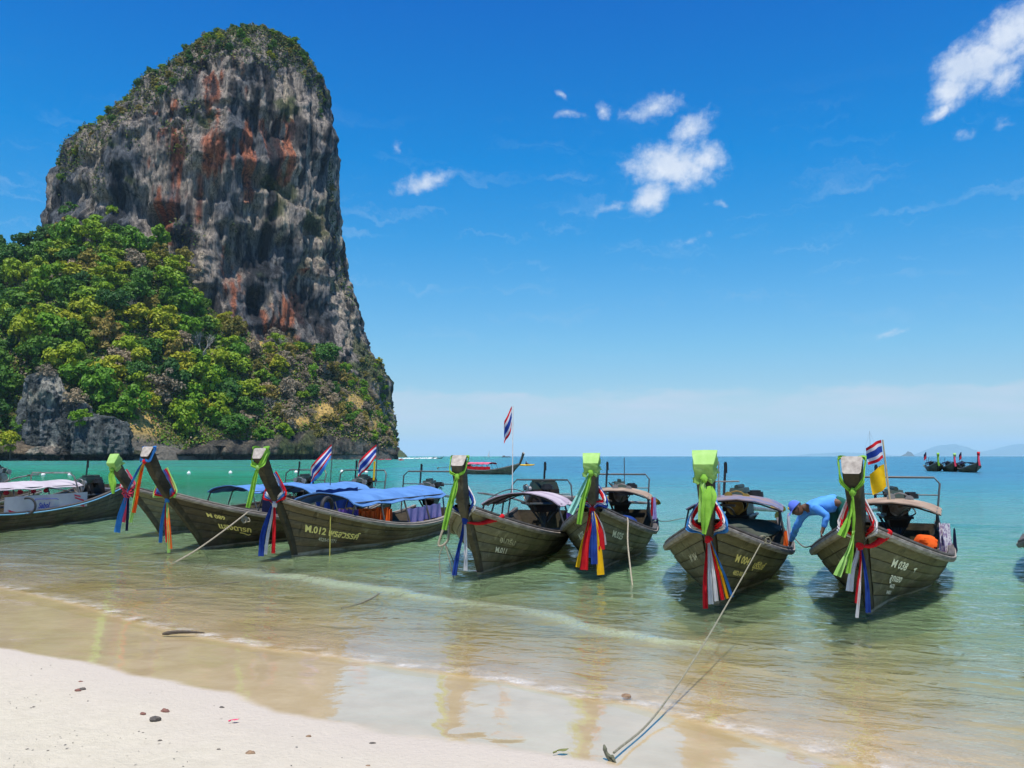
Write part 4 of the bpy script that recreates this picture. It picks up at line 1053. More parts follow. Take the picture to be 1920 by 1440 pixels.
def boat(name, label, group, loc, heading, H, wood, detail=2, rail=(RAIL, RAIL_D), deck=True, tilt=0.0, rh=1.0):
    """hull > planks; stem post, rails, decks.  Origin where the stem meets the water, +x to the bow"""
    root = empty(name, loc, math.atan2(-math.cos(heading), -math.sin(heading))); tag(root, label, 'boat', group)
    root.rotation_euler.x = tilt
    wm = WOOD[wood]; ns = 26 if detail > 1 else 14
    us_ = [i / ns for i in range(ns + 1)]
    b = MB()
    for sd in (-1, 1):
        rows = []
        for t_ in (0.0, .15, .3, .5, .7, .85, .97):
            rows.append([H.pt(u, t_, sd) - H.nrm(max(.01, min(.99, u)), max(.02, t_), sd) * .012 for u in us_])
        b.grid(rows)
        rows = [[H.pt(u, t_, sd) * 1.0 - Vector((0, sd * min(.035, abs(H.pt(u, t_, sd).y) * .6), -.03 * (1 - t_))) for u in us_] for t_ in (.08, .3, .5, .7, .85, .985)]
        b.grid(rows)
    tr_ = [H.pt(0.0, t_, 1) for t_ in (0, .3, .5, .7, .85, .985)]
    b.grid([[Vector((v.x, v.y * k, v.z)) for k in (-1, -.5, 0, .5, 1)] for v in tr_])
    hull = b.build('hull', WOOD['dark'] if wood != 'dark' else wm, root)
    T_ = (0, .2, .35, .48, .60, .72, .84, .955)
    for sd in (-1, 1):
        for i in range(len(T_) - 1):
            q = MB(); t0, t1 = T_[i] + .004, T_[i + 1] - .004; off = .010 + .003 * ((i * 7) % 3 - 1)
            rows = []
            for t_, o_ in ((t0, -.012), (t0, off - .004), (t0 + .006, off), ((t0 + t1) / 2, off + .002), (t1 - .006, off), (t1, off - .004), (t1, -.012)):
                rows.append([H.pt(u, t_, sd) + H.nrm(max(.01, min(.985, u)), max(.02, min(.98, t_)), sd) * o_ for u in us_])
            q.grid(rows); q.build('plank', wm, hull)
    # rails
    us2 = [i / (ns * 1.5) for i in range(int(ns * 1.5) + 1)]
    for sd in (-1, 1):
        def fn(u, sd=sd):
            p = H.pt(u, 1, sd); a = H.pt(min(1, u + .01), 1, sd) - H.pt(max(0, u - .01), 1, sd); a.z = 0; a.normalize()
            o = Vector((a.y, -a.x, 0)) * -sd
            return p, (o if o.y * sd > 0 else -o)
        g = MB(); pr = [(-.035, -.075 * rh), (.045, -.085 * rh), (.072, -.05 * rh), (.072, -.012), (.05, .0), (-.035, .0), (-.035, -.075 * rh)]
        g.grid(sweep(fn, us2, pr)); g.build('rub_rail', rail[0], root)
        g = MB(); pr = [(-.05, .002), (.04, .002), (.052, .02), (.045, .045), (-.045, .048), (-.05, .002)]
        g.grid(sweep(fn, us2, pr)); g.build('cap_rail', rail[1], root)
    # stem and prow post
    b = MB(); P = H.stem_path(); rows = []
    for i, p in enumerate(P):
        A = (P[min(i + 1, len(P) - 1)] - P[max(i - 1, 0)]).normalized(); Fr = Vector((A.z, 0, -A.x)); k = i / (len(P) - 1)
        g = max(0, (i - 5) / 2)
        fw, bw, dp = .07 + .06 * min(1, i / 5) + .08 * g, .12 + .07 * min(1, i / 5) + (H.ph - .19) * g, .17 + .04 * min(1, i / 5)
        last = i == len(P) - 1
        ring = []
        for (fx, w_) in ((1, fw * .8), (1, -fw * .8), (.8, -fw), (-.8, -bw), (-1, -bw * .85), (-1, bw * .85), (-.8, bw), (.8, fw)):
            v = p + Fr * fx * dp / 2 + Vector((0, w_ / 2, 0))
            if last: v = v - A * .11 * (fx + 1) / 2
            ring.append(v)
        rows.append(ring)
    b.grid(rows, close=True); n0 = len(b.v) - 8
    b.f.append(tuple(range(n0, n0 + 8))); b.mi.append(1)
    b.build('stem_post', [WOOD['post_' + ('grey' if wood == 'grey' else 'dark')], ENDG], root)
    if deck:
        b = MB(); rows = []
        for u in [.62 + .365 * i / 12 for i in range(13)]:
            g = H.pt(u, 1, 1); rows.append([(g.x, k * max(.02, g.y - .03), g.z - .05 + .03 * (1 - k * k)) for k in (-1, -.5, 0, .5, 1)])
        b.grid(rows); b.build('foredeck', DECK, root)
        for k in range(4):
            b = MB(); b.box((-3.9 - .05 * (k % 2), -.33 + .22 * k, .10), (4.4, .20, .03)); b.build('floorboard', DECK, root, smooth=False)
        for x in (-5.2, -3.9, -2.5, -1.0):
            y = min(max((H.pt(u, tt, 1) for u in (1 - (H.rake - x) / H.Lg + e for e in (0, .04, .08)) for tt in (i / 40 for i in range(41))), key=lambda v: -abs(v.z - .34) - 4 * abs(v.x - x)).y, 1.0)
            b = MB(); b.box((x, 0, .35), (.24, 2 * y - .22, .035)); b.build('bench', DECK, root, smooth=False)
    return root, hull

# ---------------------------------------------------------------- cloth, rope
def ribbon(name, pts, width, wdir, mat, parent=None, pleat=.018, world=True, widths=None, n=4, twist=0.0, cols=6):
    """a strip of pleated cloth along world points"""
    S_ = spline(pts, n); b = MB(); rows = []; wd0 = Vector(wdir).normalized()
    for i, p in enumerate(S_):
        k = i / (len(S_) - 1); t_ = (S_[min(i + 1, len(S_) - 1)] - S_[max(0, i - 1)]).normalized()
        wd = (wd0 - t_ * wd0.dot(t_)).normalized(); nn_ = t_.cross(wd)
        if twist: a = twist * k; wd, nn_ = wd * math.cos(a) + nn_ * math.sin(a), nn_ * math.cos(a) - wd * math.sin(a)
        w_ = width if widths is None else np.interp(k, np.linspace(0, 1, len(widths)), widths) * .84
        rows.append([p + wd * w_ * (j / (cols - 1) - .5) + nn_ * pleat * (math.sin(j * 2.2 + 1.3 * math.sin(k * 5)) ) for j in range(cols)])
    b.grid(rows); b.grid([[v + Vector((0, .004, 0)) for v in reversed(r_)] for r_ in rows])
    if parent is None: return b.build(name, mat, None, world=Matrix.Identity(4))
    return b.build(name, mat, parent)
def MW(root):
    return Matrix.Translation(root.location) @ root.rotation_euler.to_matrix().to_4x4()
def rope(pts, r, mat, label, group=None, n=6, name='mooring_rope', knot=None):
    b = MB(); b.tube(spline(pts, n), r, 6)
    if knot is not None:
        k = Vector(knot)
        for i in range(3): b.torus(k + Vector((.0, .0, .02 * i - .02)), (rnd.uniform(-.4, .4), 1, rnd.uniform(-.6, .6)), .045 + .01 * i, r * 1.1, 12, 6)
        b.tube(spline([k, k + Vector((.09, -.01, .05)), k + Vector((.12, 0, -.03)), k + Vector((.02, -.02, -.03))], 4), r * .9, 5)
    o = b.build(name, mat, None, world=Matrix.Identity(4)); tag(o, label, 'rope', group); return o
def scarf_hood(H, root, label, mats, h1=.30, tails=(), name='scarf', group='bright cloths tied on the prow posts'):
    """cloth wrapped right over the head of the post, with hanging ends; tails: list of (points offsets, widths, material)"""
    M = MW(root); o = empty(name, M @ H.post(.15, 0, 1)); tag(o, label, 'scarf', group)
    inv = Matrix.Translation(-o.location)
    b = MB(); rows = []
    ring = [(-1, 1), (-.33, 1.02), (.33, 1.02), (1, 1), (1.02, 0), (1, -1), (0, -1.03), (-1, -1), (-1.02, 0)]
    for k in range(12):
        h = -.03 + (h1 + .03) * k / 11; rows.append([])
        for j in range(len(ring) * 2):
            (s0, f0), (s1, f1) = ring[j // 2], ring[(j // 2 + 1) % len(ring)]
            sd, fr = (s0, f0) if j % 2 == 0 else ((s0 + s1) / 2, (f0 + f1) / 2)
            hh_ = h + .09 * (fr + 1) / 2 * (1 - k / 11) + .03 * math.sin(j * 1.1 + 1) * (k / 11)
            rows[-1].append(inv @ M @ H.post(hh_, sd, fr, .020 + .013 * math.sin(j * 1.9 + 2.2 * math.sin(k * .9 + j * .3)) * (.25 + k / 11) + .022 * (k / 11 > .75) * math.sin(j * 2.7)))
    b.grid(rows, close=True); c = sum((Vector(v) for v in rows[0]), Vector()) / len(rows[0])
    b.grid([rows[0], [c.lerp(Vector(v), .35) + Vector((0, 0, .012)) for v in rows[0]], [c + Vector((0, 0, .005))] * len(rows[0])], close=True)
    b.build('wrap', mats[0], o)
    kn = inv @ M @ H.post(h1 * .8, 0, 1, .04)
    q = MB(); q.ball(kn, (.05, .045, .055), 8, 6, jit=.15); q.build('knot', mats[-1], o)
    for off, wid, mt in tails:
        ribbon('tail', [kn + Vector(v) for v in off], .1, (1, .2, 0), mt, o, widths=wid, pleat=.022)
    return o
def scarf_loop(H, root, label, mats, hk=.32, tails=(), w_=.05, name='scarf', group='bright cloths tied on the prow posts'):
    """cloth round the back of the head, knotted in front"""
    M = MW(root); o = empty(name, M @ H.post(.15, 0, 1)); tag(o, label, 'scarf', group)
    inv = Matrix.Translation(-o.location)
    kn = inv @ M @ H.post(hk, 0, 1, .045)
    for sd in (-1, 1):
        pts = [inv @ M @ H.post(.06, sd * .2, -1, .03), inv @ M @ H.post(.05, sd * .98, -1, .03), inv @ M @ H.post(.10, sd, -.2, .03), inv @ M @ H.post(.19, sd * .95, .95, .03), inv @ M @ H.post(hk - .04, sd * .35, 1, .04), kn]
        ribbon('loop', pts, w_, (0, 0, 1), mats[0], o, pleat=.010, widths=[w_, w_ * 1.3, w_ * 1.3, w_, w_ * .8])
    q = MB(); q.ball(kn, (.042, .04, .05), 8, 6, jit=.15); q.build('knot', mats[-1], o)
    for off, wid, mt in tails:
        ribbon('tail', [kn + Vector(v) for v in off], .1, (1, .2, 0), mt, o, widths=wid, pleat=.02)
    return o
def garland(H, root, label, loops, tails, zk=1.02, zt=1.34, out=.05, name='garland', bow=None):
    """long ribbons round the foot of the prow post, knotted in front of the stem with hanging ends.
    loops: materials; tails: (material, x offset, lower end z, width, sway)"""
    M = MW(root); t_ = (zk + .3) / (H.zb + .3)
    kl = H.pt(1, t_, 0); kl = Vector((kl.x + .12 + out, 0, kl.z)); kw = M @ kl
    o = empty(name, kw); tag(o, label, 'garland', 'ribbon garlands tied round the prow posts'); inv = Matrix.Translation(-kw)
    hb = H.ptop - zt
    for i, mt in enumerate(loops):
        for sd in (-1, 1):
            k = .035 * i
            pts = [H.post(.95 * (H.ptop - zt) - .10, sd * .3, -1, .04 + k), Vector((H.rake + .05, sd * (.17 + k), zt + .02 - k)), Vector((H.rake - .02 + .12, sd * (.17 + k), zt - .08 - k * 1.2)), kl + Vector((.0, sd * (.06 + k * .6), .12 - k * .4)), kl + Vector((.02, 0, 0))]
            ribbon('loop', [inv @ M @ p for p in pts], .055, (0, 0, 1), mt, o, pleat=.012, widths=[.05, .07, .07, .055, .03])
    q = MB(); q.ball((0, 0, 0), (.055, .05, .07), 8, 6, jit=.15); q.build('knot', loops[0], o)
    for i, (mt, dx, ze, wd, sway) in enumerate(tails):
        L = ze - kw.z; y = -.02 - .012 * i
        pts = [Vector((dx * .2, y * .5, -.02)), Vector((dx * .6, y, L * .25)), Vector((dx + sway * .4, y - .02 * math.sin(i), L * .6)), Vector((dx + sway, y, L))]
        ribbon('ribbon', pts, wd, (1, .15, 0), mt, o, pleat=.014, widths=[wd * .55, wd * .8, wd, wd * 1.15])
    if bow:
        b = MB()
        for k in range(9):
            a = 2 * math.pi * k / 9
            b.torus(Vector((math.cos(a) * .085, -.03, math.sin(a) * .085)), (math.sin(a), .6, -math.cos(a)), .06, .014, 10, 5)
        b.build('rosette', bow, o)
    return o
def lei(p0, p1, label, sagz=.06, r=.045, cat='garland'):
    """thick fuzzy red garland slung from the knot to the rail"""
    p0, p1 = Vector(p0), Vector(p1); b = MB(); n = 40
    P = spline([p0, p0.lerp(p1, .35) + Vector((0, -.03, -sagz)), p0.lerp(p1, .75) + Vector((0, -.03, -sagz * .6)), p1], 12)
    b.tube(P, [r * (.35 + .65 * min(1, i / len(P) * 1.5)) * (1 + .14 * math.sin(i * 2.6)) for i in range(len(P))], 9)
    o = b.build('flower_garland', CL['red'], None, world=Matrix.Identity(4)); tag(o, label, cat, 'ribbon garlands tied round the prow posts'); return o
def flag(name, foot, height, label, wid, hgt, stripes, drop=.5, lean=(0, 0), pole=STEEL, pr=.014, second=None, fold=1.0, off=.03):
    """pole > cloth made of sewn stripes; blows to the left"""
    o = empty(name, foot); tag(o, label, 'flag', 'flags on the boats')
    top = Vector((lean[0], lean[1], height)); b = MB(); b.tube([(0, 0, 0), top * .5, top], [pr, pr, pr * .8], 6); b.build('flag_pole', pole, o)
    def cloth(z1, wid, hgt, stripes, drop, nm):
        b = MB(); mats, names = [], {}; tot = sum(s_[1] for s_ in stripes); v0 = 0.0; NXX = 18
        def P(u, v):
            a = top.lerp(Vector((0, 0, 0)), (height - z1 + v * hgt) / height)
            x = -u * wid * (1 - .10 * fold * abs(math.sin(u * 4))) - off
            z = -drop * u ** 1.2 * wid + .10 * fold * wid * math.sin(u * 5 + v * 1.5) * u * .6
            y = .16 * fold * wid * math.sin(u * 7 + v * 2.0) * (.15 + u)
            return a + Vector((x + .10 * fold * wid * v * math.sin(u * 3), y, z))
        for mt, h_ in stripes:
            if mt not in names: names[mt] = len(mats); mats.append(CL[mt])
            v1 = v0 + h_ / tot; k = max(1, round(3 * h_ / tot * 2))
            rows = [[P(i / NXX, v0 + (v1 - v0) * j / k) for i in range(NXX + 1)] for j in range(k + 1)]
            b.grid(rows, names[mt]); v0 = v1
        ob = b.build(nm, mats, o); return ob
    cloth(height, wid, hgt, stripes, drop, 'flag_cloth')
    if second: cloth(*second, 'pennant')
    return o
TRICOLOUR = [('red', 1), ('white', 1), ('blue', 2), ('white', 1), ('red', 1)]
# ================================================================ THE MOORED ROW
GRP = 'longtail boats moored along the beach'
def foot(px, py): return at_z(px, py, 0.0)
BOATS = {}
def mk(key, label, px, py, hd, wood, rail=(RAIL, RAIL_D), **kw):
    H = HullShape(**kw); r_, hull = boat('longtail_boat', label, GRP, foot(px, py), R(hd), H, wood, rail=rail); BOATS[key] = (H, r_, hull); return H, r_, hull
BLACKR = (RAIL_D, RAIL)
H38 = mk('38', 'dark longtail boat lettered M 038, last whole one at the right, under a yellow flag', 1632, 1143, 27, 'green', B=1.02, ptop=2.04, ph=.245, plean=.60, rake=1.35, zb=1.24)
H04 = mk('04', 'dark longtail boat lettered M 004, lime cloth over the whole head of its post', 1345, 1128, 18, 'green', B=1.03, ptop=2.10, ph=.285, plean=.36, rake=1.25, zb=1.22)
H25 = mk('25', 'grey weathered longtail boat lettered M.025 with red, blue and yellow ribbons at the bow', 1124, 1068, 10.5, 'grey', B=.96, ptop=2.08, ph=.26, plean=.30, rake=1.25, zb=1.22)
H11 = mk('11', 'grey weathered longtail boat lettered M.011 with a tall flagpole and red garland', 904, 1074, 12, 'grey', B=1.08, ptop=2.08, ph=.245, plean=.36, rake=1.3, zb=1.25)
H12 = mk('12', 'brown longtail boat lettered M.012 with a light blue roof and orange life jackets', 554, 1044, 19, 'brown', rail=(RAIL, RAIL), B=1.03, ptop=2.20, ph=.28, plean=.68, rake=.72, zb=1.25, mid=.42, L=7.4)
H09 = mk('09', 'dark longtail boat lettered M 089 with rainbow ribbons on its post', 392, 1027, 19, 'dark', rail=(RAIL, RAIL), B=1.05, ptop=2.24, ph=.27, plean=.70, rake=1.42, zb=1.30, L=7.6)
H07 = mk('07', 'small-looking longtail boat behind the rainbow-ribboned one, with a pink rosette on its bow', 312, 1001, 19, 'grey', B=1.02, ptop=2.05, ph=.24, plean=.62, rake=1.4, zb=1.30)
def rootof(k): return BOATS[k][1]
def W(k, p): return MW(BOATS[k][1]) @ Vector(p)

# lettering
def put_text(k, sd, body, size, u, t_, mat, shear=.15, slope=0.0): hull_text(BOATS[k][0], body, size, u, t_, sd, mat, BOATS[k][2], shear, slope)
put_text('38', 1, 'M 038', 0.24, 0.917, .70, LETTER_W, .25); put_text('38', 1, 'ลูกเอง', 0.22, 0.910, .54, LETTER_W, .25)
put_text('38', 1, '4632', 0.13, 0.900, .455, LETTER_W, .2); put_text('38', 1, '04001', 0.12, 0.912, .375, LETTER_W, .2)
put_text('38', -1, 'M 038', 0.22, 0.882, .68, LETTER_F, .1); put_text('38', -1, 'ลูกเอง', 0.20, 0.882, .53, LETTER_F, .1)
put_text('04', 1, 'M 004', 0.24, 0.925, .68, LETTER_Y, .25); put_text('04', 1, 'บุรีรัมย์', 0.22, 0.820, .66, LETTER_Y, .25); put_text('04', 1, '4852-00161', 0.15, 0.925, .52, LETTER_Y, .25)
put_text('04', -1, 'M 004', 0.22, 0.871, .68, LETTER_F, .1)
put_text('25', 1, 'M.025', 0.25, 0.928, .70, LETTER_W, .1); put_text('25', 1, 'เรือหางยาว', 0.19, 0.828, .56, LETTER_F, .1); put_text('25', -1, 'M.025', 0.24, 0.856, .68, LETTER_W, .1)
put_text('11', 1, 'อมาริน', 0.24, 0.901, .66, LETTER_F, .1); put_text('11', 1, 'M.011', 0.22, 0.921, .50, LETTER_W, .2)
put_text('12', 1, 'M.012 พรสวรรค์', 0.26, 0.955, .58, LETTER_Y, .3); put_text('12', 1, '4520-00271', 0.13, 0.905, .46, LETTER_F, .2)
put_text('09', 1, 'M 089', 0.20, 0.937, .74, LETTER_Y, .1); put_text('09', 1, 'แสงดารก', 0.28, 0.917, .56, LETTER_Y, .1)
# the small painted swallow and underline flourishes
def paint_mark(k, pts, u, t_, sc, mat):
    H, r_, hull = BOATS[k]; b = MB(); vs = []
    for x, y in pts:
        uu = u - x * sc / H.Lg; tt = t_ + y * sc / (H.pt(uu, 1, 1) - H.pt(uu, 0, 1)).length
        vs.append(H.pt(uu, tt, 1) + H.nrm(uu, tt, 1) * .022)
    b.add(vs, [tuple(range(len(vs)))]); b.build('painted_mark', mat, hull, smooth=False)
paint_mark('38', [(0, .7), (.35, .85), (.75, .95), (1.15, .85), (.85, .7), (.75, .55), (.72, .1), (.6, 0), (.55, .35), (.4, .55), (.15, .5)], .806, .70, .13, LETTER_W)
paint_mark('09', [(0, .12), (.25, .14), (.6, .0), (.8, .08), (.78, .0), (.6, -.09), (.3, .04), (.0, .06)], .845, .50, .45, LETTER_Y)

# roofs, roll bars, engines
R_ = rootof
canopy(R_('38'), -6.3, -4.3, 1.75, 1.10, CL['tan'], H38[0], 3, camber=.16, val=.05); roll_bar(R_('38'), -6.4, 1.72, 1.66, H38[0]); engine(R_('38'), -6.55, 1.02, R(12), scale=1.25)
canopy(R_('04'), -6.0, -3.9, 1.8, 1.12, CL['slate'], H04[0], 3, camber=.17, val=.05); engine(R_('04'), -6.3, 1.0, R(-8), scale=1.35, disc=BRASS)
canopy(R_('25'), -6.3, -4.3, 1.7, 1.14, CL['tan'], H25[0], 3, camber=.16, val=.05); roll_bar(R_('25'), -6.4, 1.55, 1.62, H25[0]); engine(R_('25'), -6.5, 1.05, R(6), scale=1.25)
canopy(R_('11'), -5.6, -3.4, 1.8, 1.00, CL['mauve'], H11[0], 3, camber=.24, val=.05, tilt=.03); roll_bar(R_('11'), -6.0, 1.5, 1.50, H11[0]); engine(R_('11'), -6.5, 1.05, R(-60), tail=2.2, drop=.15, scale=1.25)
canopy(R_('12'), -6.0, -1.0, 1.65, 1.10, CL['ltblue'], H12[0], 5, camber=.20, val=.07, sag=.06); roll_bar(R_('12'), -6.5, 1.6, 1.66, H12[0]); engine(R_('12'), -6.7, 1.05, R(10), scale=1.15, tail=2.8)
canopy(R_('09'), -6.2, -3.0, 1.6, 1.16, CL['ltblue'], H09[0], 4, camber=.18, val=.06); roll_bar(R_('09'), -7.0, 1.6, 1.66, H09[0]); engine(R_('09'), -7.2, 1.1, R(8), scale=1.2, tail=3.0)
canopy(R_('07'), -6.0, -2.6, 1.6, 1.06, CL['ltblue'], H07[0], 4, camber=.16, val=.06); roll_bar(R_('07'), -6.6, 1.6, 1.62, H07[0]); engine(R_('07'), -6.7, 1.05, R(5), scale=1.2)

# far left boat, lying the other way: bow out of the frame
HL = HullShape(L=9.0, B=1.0, mid=.50, ptop=2.2, zb=1.3)
fl_root, fl_hull = boat('longtail_boat', 'long low longtail boat with a white roof and blue rub rail at the left edge', GRP, (-15.35, 20.8, 0), R(9), HL, 'dark', rail=(RAIL_B, RAIL_D), rh=.5)
BOATS['L'] = (HL, fl_root, fl_hull)
canopy(fl_root, -6.5, -2.0, 1.6, 1.22, CL['whitered'], HL, 4, camber=.14, val=.06); roll_bar(fl_root, -6.3, 1.5, 1.58, HL, lean=-.25, m=STEEL); engine(fl_root, -8.0, .98, R(-10), scale=1.35, tail=2.0)
HL2 = HullShape(L=7.2, B=1.0)
f2_root, f2_hull = boat('longtail_boat', 'longtail boat mostly hidden behind the white-roofed one at the left edge', GRP, (-20.0, 26.0, 0), R(9), HL2, 'brown')
BOATS['L2'] = (HL2, f2_root, f2_hull); engine(f2_root, -5.6, 1.28, R(82), scale=1.4, tail=3.0, drop=.45)
# the one cut by the right edge
HR = HullShape(B=1.12, ptop=2.15)
boat('longtail_boat', 'dark longtail boat cut off by the right picture edge', GRP, at_z(2064, 1118, 0), R(33), HR, 'dark')

# ================================================================ CLOTHS ON THE POSTS
L_, LP = CL['lime'], CL['lime_pale']
scarf_loop(H38[0], R_('38'), 'lime scarf knotted round the post of M 038, long forked ends blowing left', [L_, L_], .33,
           [([(0, 0, 0), (-.03, -.04, -.18), (-.09, -.05, -.36), (-.16, -.04, -.52)], [.04, .07, .10, .13], L_), ([(0, 0, 0), (-.02, -.06, -.3), (-.05, -.06, -.62), (-.10, -.05, -.95)], [.04, .06, .055, .065], L_),
            ([(-.02, -.05, -.45), (-.08, -.08, -.62), (-.16, -.08, -.80), (-.23, -.06, -.98)], [.04, .06, .09, .12], LP)])
scarf_hood(H04[0], R_('04'), 'lime scarf draped right over the post head of the boat with red and white ribbons', [LP, L_], .30,
           [([(0, 0, 0), (-.03, -.03, -.12), (-.04, -.04, -.35), (-.05, -.04, -.55)], [.06, .12, .11, .09], LP), ([(.04, 0, -.10), (.05, -.05, -.22), (.02, -.06, -.42), (-.02, -.05, -.70)], [.22, .26, .20, .05], L_)])
scarf_hood(H25[0], R_('25'), 'lime scarf wrapped over the reddish post of M.025 with one long pale end', [LP, L_], .28,
           [([(0, 0, 0), (-.05, -.03, -.2), (-.14, -.04, -.5), (-.20, -.04, -.85)], [.07, .11, .12, .10], L_), ([(-.02, 0, 0), (-.10, .02, -.2), (-.22, .03, -.45), (-.34, .02, -.68)], [.06, .12, .15, .14], CL['aqua'])])
scarf_loop(H11[0], R_('11'), 'lime scarf looped round the cut post head of M.011, one end slanting left', [L_, L_], .27,
           [([(0, 0, 0), (-.04, -.04, -.2), (-.12, -.04, -.5), (-.20, -.03, -.85)], [.06, .12, .12, .10], L_)])
scarf_loop(H12[0], R_('12'), 'lime scarf tied over one side of the post head of M.012', [L_, LP], .28,
           [([(0, 0, 0), (-.04, -.04, -.2), (-.10, -.04, -.5), (-.17, -.03, -.78)], [.06, .10, .12, .10], L_)], w_=.12)
scarf_hood(H07[0], R_('07'), 'lime scarf like a hood on the short post of the pink-rosetted boat', [LP, L_], .30,
           [([(0, 0, 0), (.0, -.04, -.15), (.04, -.05, -.35), (.06, -.05, -.60)], [.06, .16, .20, .08], L_)])
scarf_loop(H09[0], R_('09'), 'blue, yellow and orange streamers tied to the tall dark post of M 089', [CL['sky'], CL['red']], .20,
           [([(0, 0, 0), (-.10, -.02, -.15), (-.22, -.03, -.40), (-.32, -.03, -.62)], [.04, .05, .05, .04], CL['sky']), ([(0, 0, 0), (-.08, -.05, -.35), (-.14, -.06, -.80), (-.22, -.05, -1.25)], [.04, .07, .09, .09], CL['lime_pale']),
            ([(0, 0, 0), (-.05, -.07, -.40), (-.10, -.08, -.80), (-.15, -.07, -1.05)], [.03, .06, .07, .09], CL['orange']), ([(0, 0, 0), (-.06, -.04, -.2), (-.11, -.05, -.45), (-.15, -.05, -.7)], [.03, .04, .05, .05], CL['yellow'])], w_=.06)
# ribbon garlands at the foot of the posts
C_ = CL
garland(H38[0], R_('38'), 'red and white loop with a beaded blue tail before the stem of M 038', [C_['red'], C_['white']],
        [(C_['white'], -.09, .42, .10, -.06), (C_['blue'], .05, .16, .07, .02), (C_['white'], -.02, .10, .035, -.06), (C_['red'], -.03, .28, .05, -.05)], zk=.98, zt=1.30)
garland(H04[0], R_('04'), 'red, white and blue loop with long ribbons on the stem of M 004', [C_['red'], C_['white'], C_['sky']],
        [(C_['red'], -.06, .10, .07, .0), (C_['white'], -.01, .16, .07, .02), (C_['white'], .03, .20, .06, .05), (C_['red'], .07, .22, .05, .09), (C_['yellow'], .10, .24, .035, .12), (C_['sky'], .12, .26, .035, .16)], zk=1.0, zt=1.30)
garland(H25[0], R_('25'), 'thick bunch of blue, red and yellow ribbons covering the stem of M.025', [C_['red'], C_['white'], C_['blue']],
        [(C_['blue'], -.06, .38, .14, -.03), (C_['yellow'], -.12, .22, .07, -.14), (C_['red'], -.10, .18, .14, -.05), (C_['red'], .13, .52, .12, .02), (C_['white'], .17, .60, .03, .05), (C_['yellow'], .08, .10, .13, .05), (C_['white'], -.01, .92, .03, .02), (C_['blue'], .02, .28, .12, .0)], zk=1.18, zt=1.40)
garland(H11[0], R_('11'), 'white and blue loop with two long ribbons hanging from the stem of M.011', [C_['blue'], C_['white']],
        [(C_['blue'], -.07, .12, .08, -.10), (C_['white'], .02, .20, .07, .0)], zk=1.02, zt=1.36)
garland(H12[0], R_('12'), 'white, blue and red bands round the post foot of M.012, ends hanging left', [C_['white'], C_['sky'], C_['red']],
        [(C_['blue'], -.20, .10, .12, -.04), (C_['white'], -.07, .14, .07, -.08), (C_['red'], .03, .16, .08, -.02)], zk=1.12, zt=1.42)
garland(H09[0], R_('09'), 'violet, red and lime bands round the post foot of M 089', [C_['sky'], C_['purple'], C_['red'], C_['lime_pale']],
        [(C_['sky'], -.09, .25, .08, -.02), (C_['red'], .0, .26, .07, .04), (C_['orange'], .06, .12, .08, .06), (C_['lime_pale'], .06, .04, .07, .03)], zk=1.15, zt=1.45)
garland(H07[0], R_('07'), 'pink ribbons with a rosette and blue ends on the boat behind M 089', [C_['white'], C_['pink']],
        [(C_['pink'], -.02, .42, .15, -.10), (C_['sky'], -.12, .16, .16, -.12), (C_['navy'], .04, .20, .07, -.03)], zk=1.18, zt=1.42, bow=C_['pink'])
def knotw(k, zk, out=.17):
    H = BOATS[k][0]; t_ = (zk + .3) / (H.zb + .3); p = H.pt(1, t_, 0); return W(k, (p.x + out, 0, p.z))
def railw(k, u, sd=1, dz=.03): p = BOATS[k][0].pt(u, 1, sd); return W(k, (p.x, p.y + sd * .04, p.z + dz))
lei(knotw('38', .98), railw('38', .945), 'thick red garland from the knot to the right rail of M 038')
lei(knotw('11', 1.0), railw('11', .90), 'thick red garland slung along the right bow of M.011')

# ================================================================ ROPES
anchor_p = at_z(1146, 1428, .09)
a = railw('04', .835, dz=0)
rope([a, a.lerp(anchor_p, .3) + Vector((0, 0, -.10)), a.lerp(anchor_p, .62) + Vector((0, 0, -.17)), a.lerp(anchor_p, .85) + Vector((0, 0, -.13)), anchor_p + Vector((.02, .02, .05))], .0085, ROPE_M, 'long pale mooring rope from the rail of M 004 to the stake on the sand', n=8, knot=a)
b = MB(); b.tube(spline([(-.07, .05, .16), (-.05, .02, .08), (0, 0, .02), (.05, -.03, -.05)], 4), [.008, .016, .024, .02, .02, .024, .028, .03, .03, .03, .026, .022, .02], 8)
b.torus((.02, -.01, .03), (1, .3, .2), .035, .012, 12, 6); b.torus((.03, -.02, .015), (.8, .1, .5), .038, .012, 12, 6); b.torus((0, 0, .05), (.3, .3, 1), .03, .01, 12, 6)
o = b.build('mooring_stake', simple('drift_wood', (.13, .13, .08), (.06, .06, .04), .9, 20), None, world=Matrix.Translation(anchor_p) @ Matrix.Scale(.62, 4)); tag(o, 'short twisted wooden stake tied into the sand at the bottom edge', 'stake')
a = railw('25', .875, dz=.02); w_ = at_z(1186, 1100, -.02)
rope([a + Vector((-.05, .05, 0)), a + Vector((.03, -.03, -.03)), a.lerp(w_, .5) + Vector((-.02, 0, .12)), w_], .013, ROPE, 'pale rope hanging from the right rail of M.025 into the water', knot=None)
a = railw('09', .80, dz=.0); w_ = at_z(318, 1060, -.02)
rope([a, a.lerp(w_, .35) + Vector((0, 0, -.05)), a.lerp(w_, .7) + Vector((0, 0, -.06)), w_], .016, ROPE, 'tan rope running from the rail of M 089 down to the water at left', knot=a + Vector((-.08, -.05, -.2)))
a = railw('12', .86, dz=.02); rope([a + Vector((0, .05, .0)), a + Vector((.0, -.02, -.1)), a + Vector((.0, -.02, -.6)), Vector((a.x, a.y - .02, -.15))], .011, ROPE_Y, 'thin yellow rope hanging straight down the side of M.012')
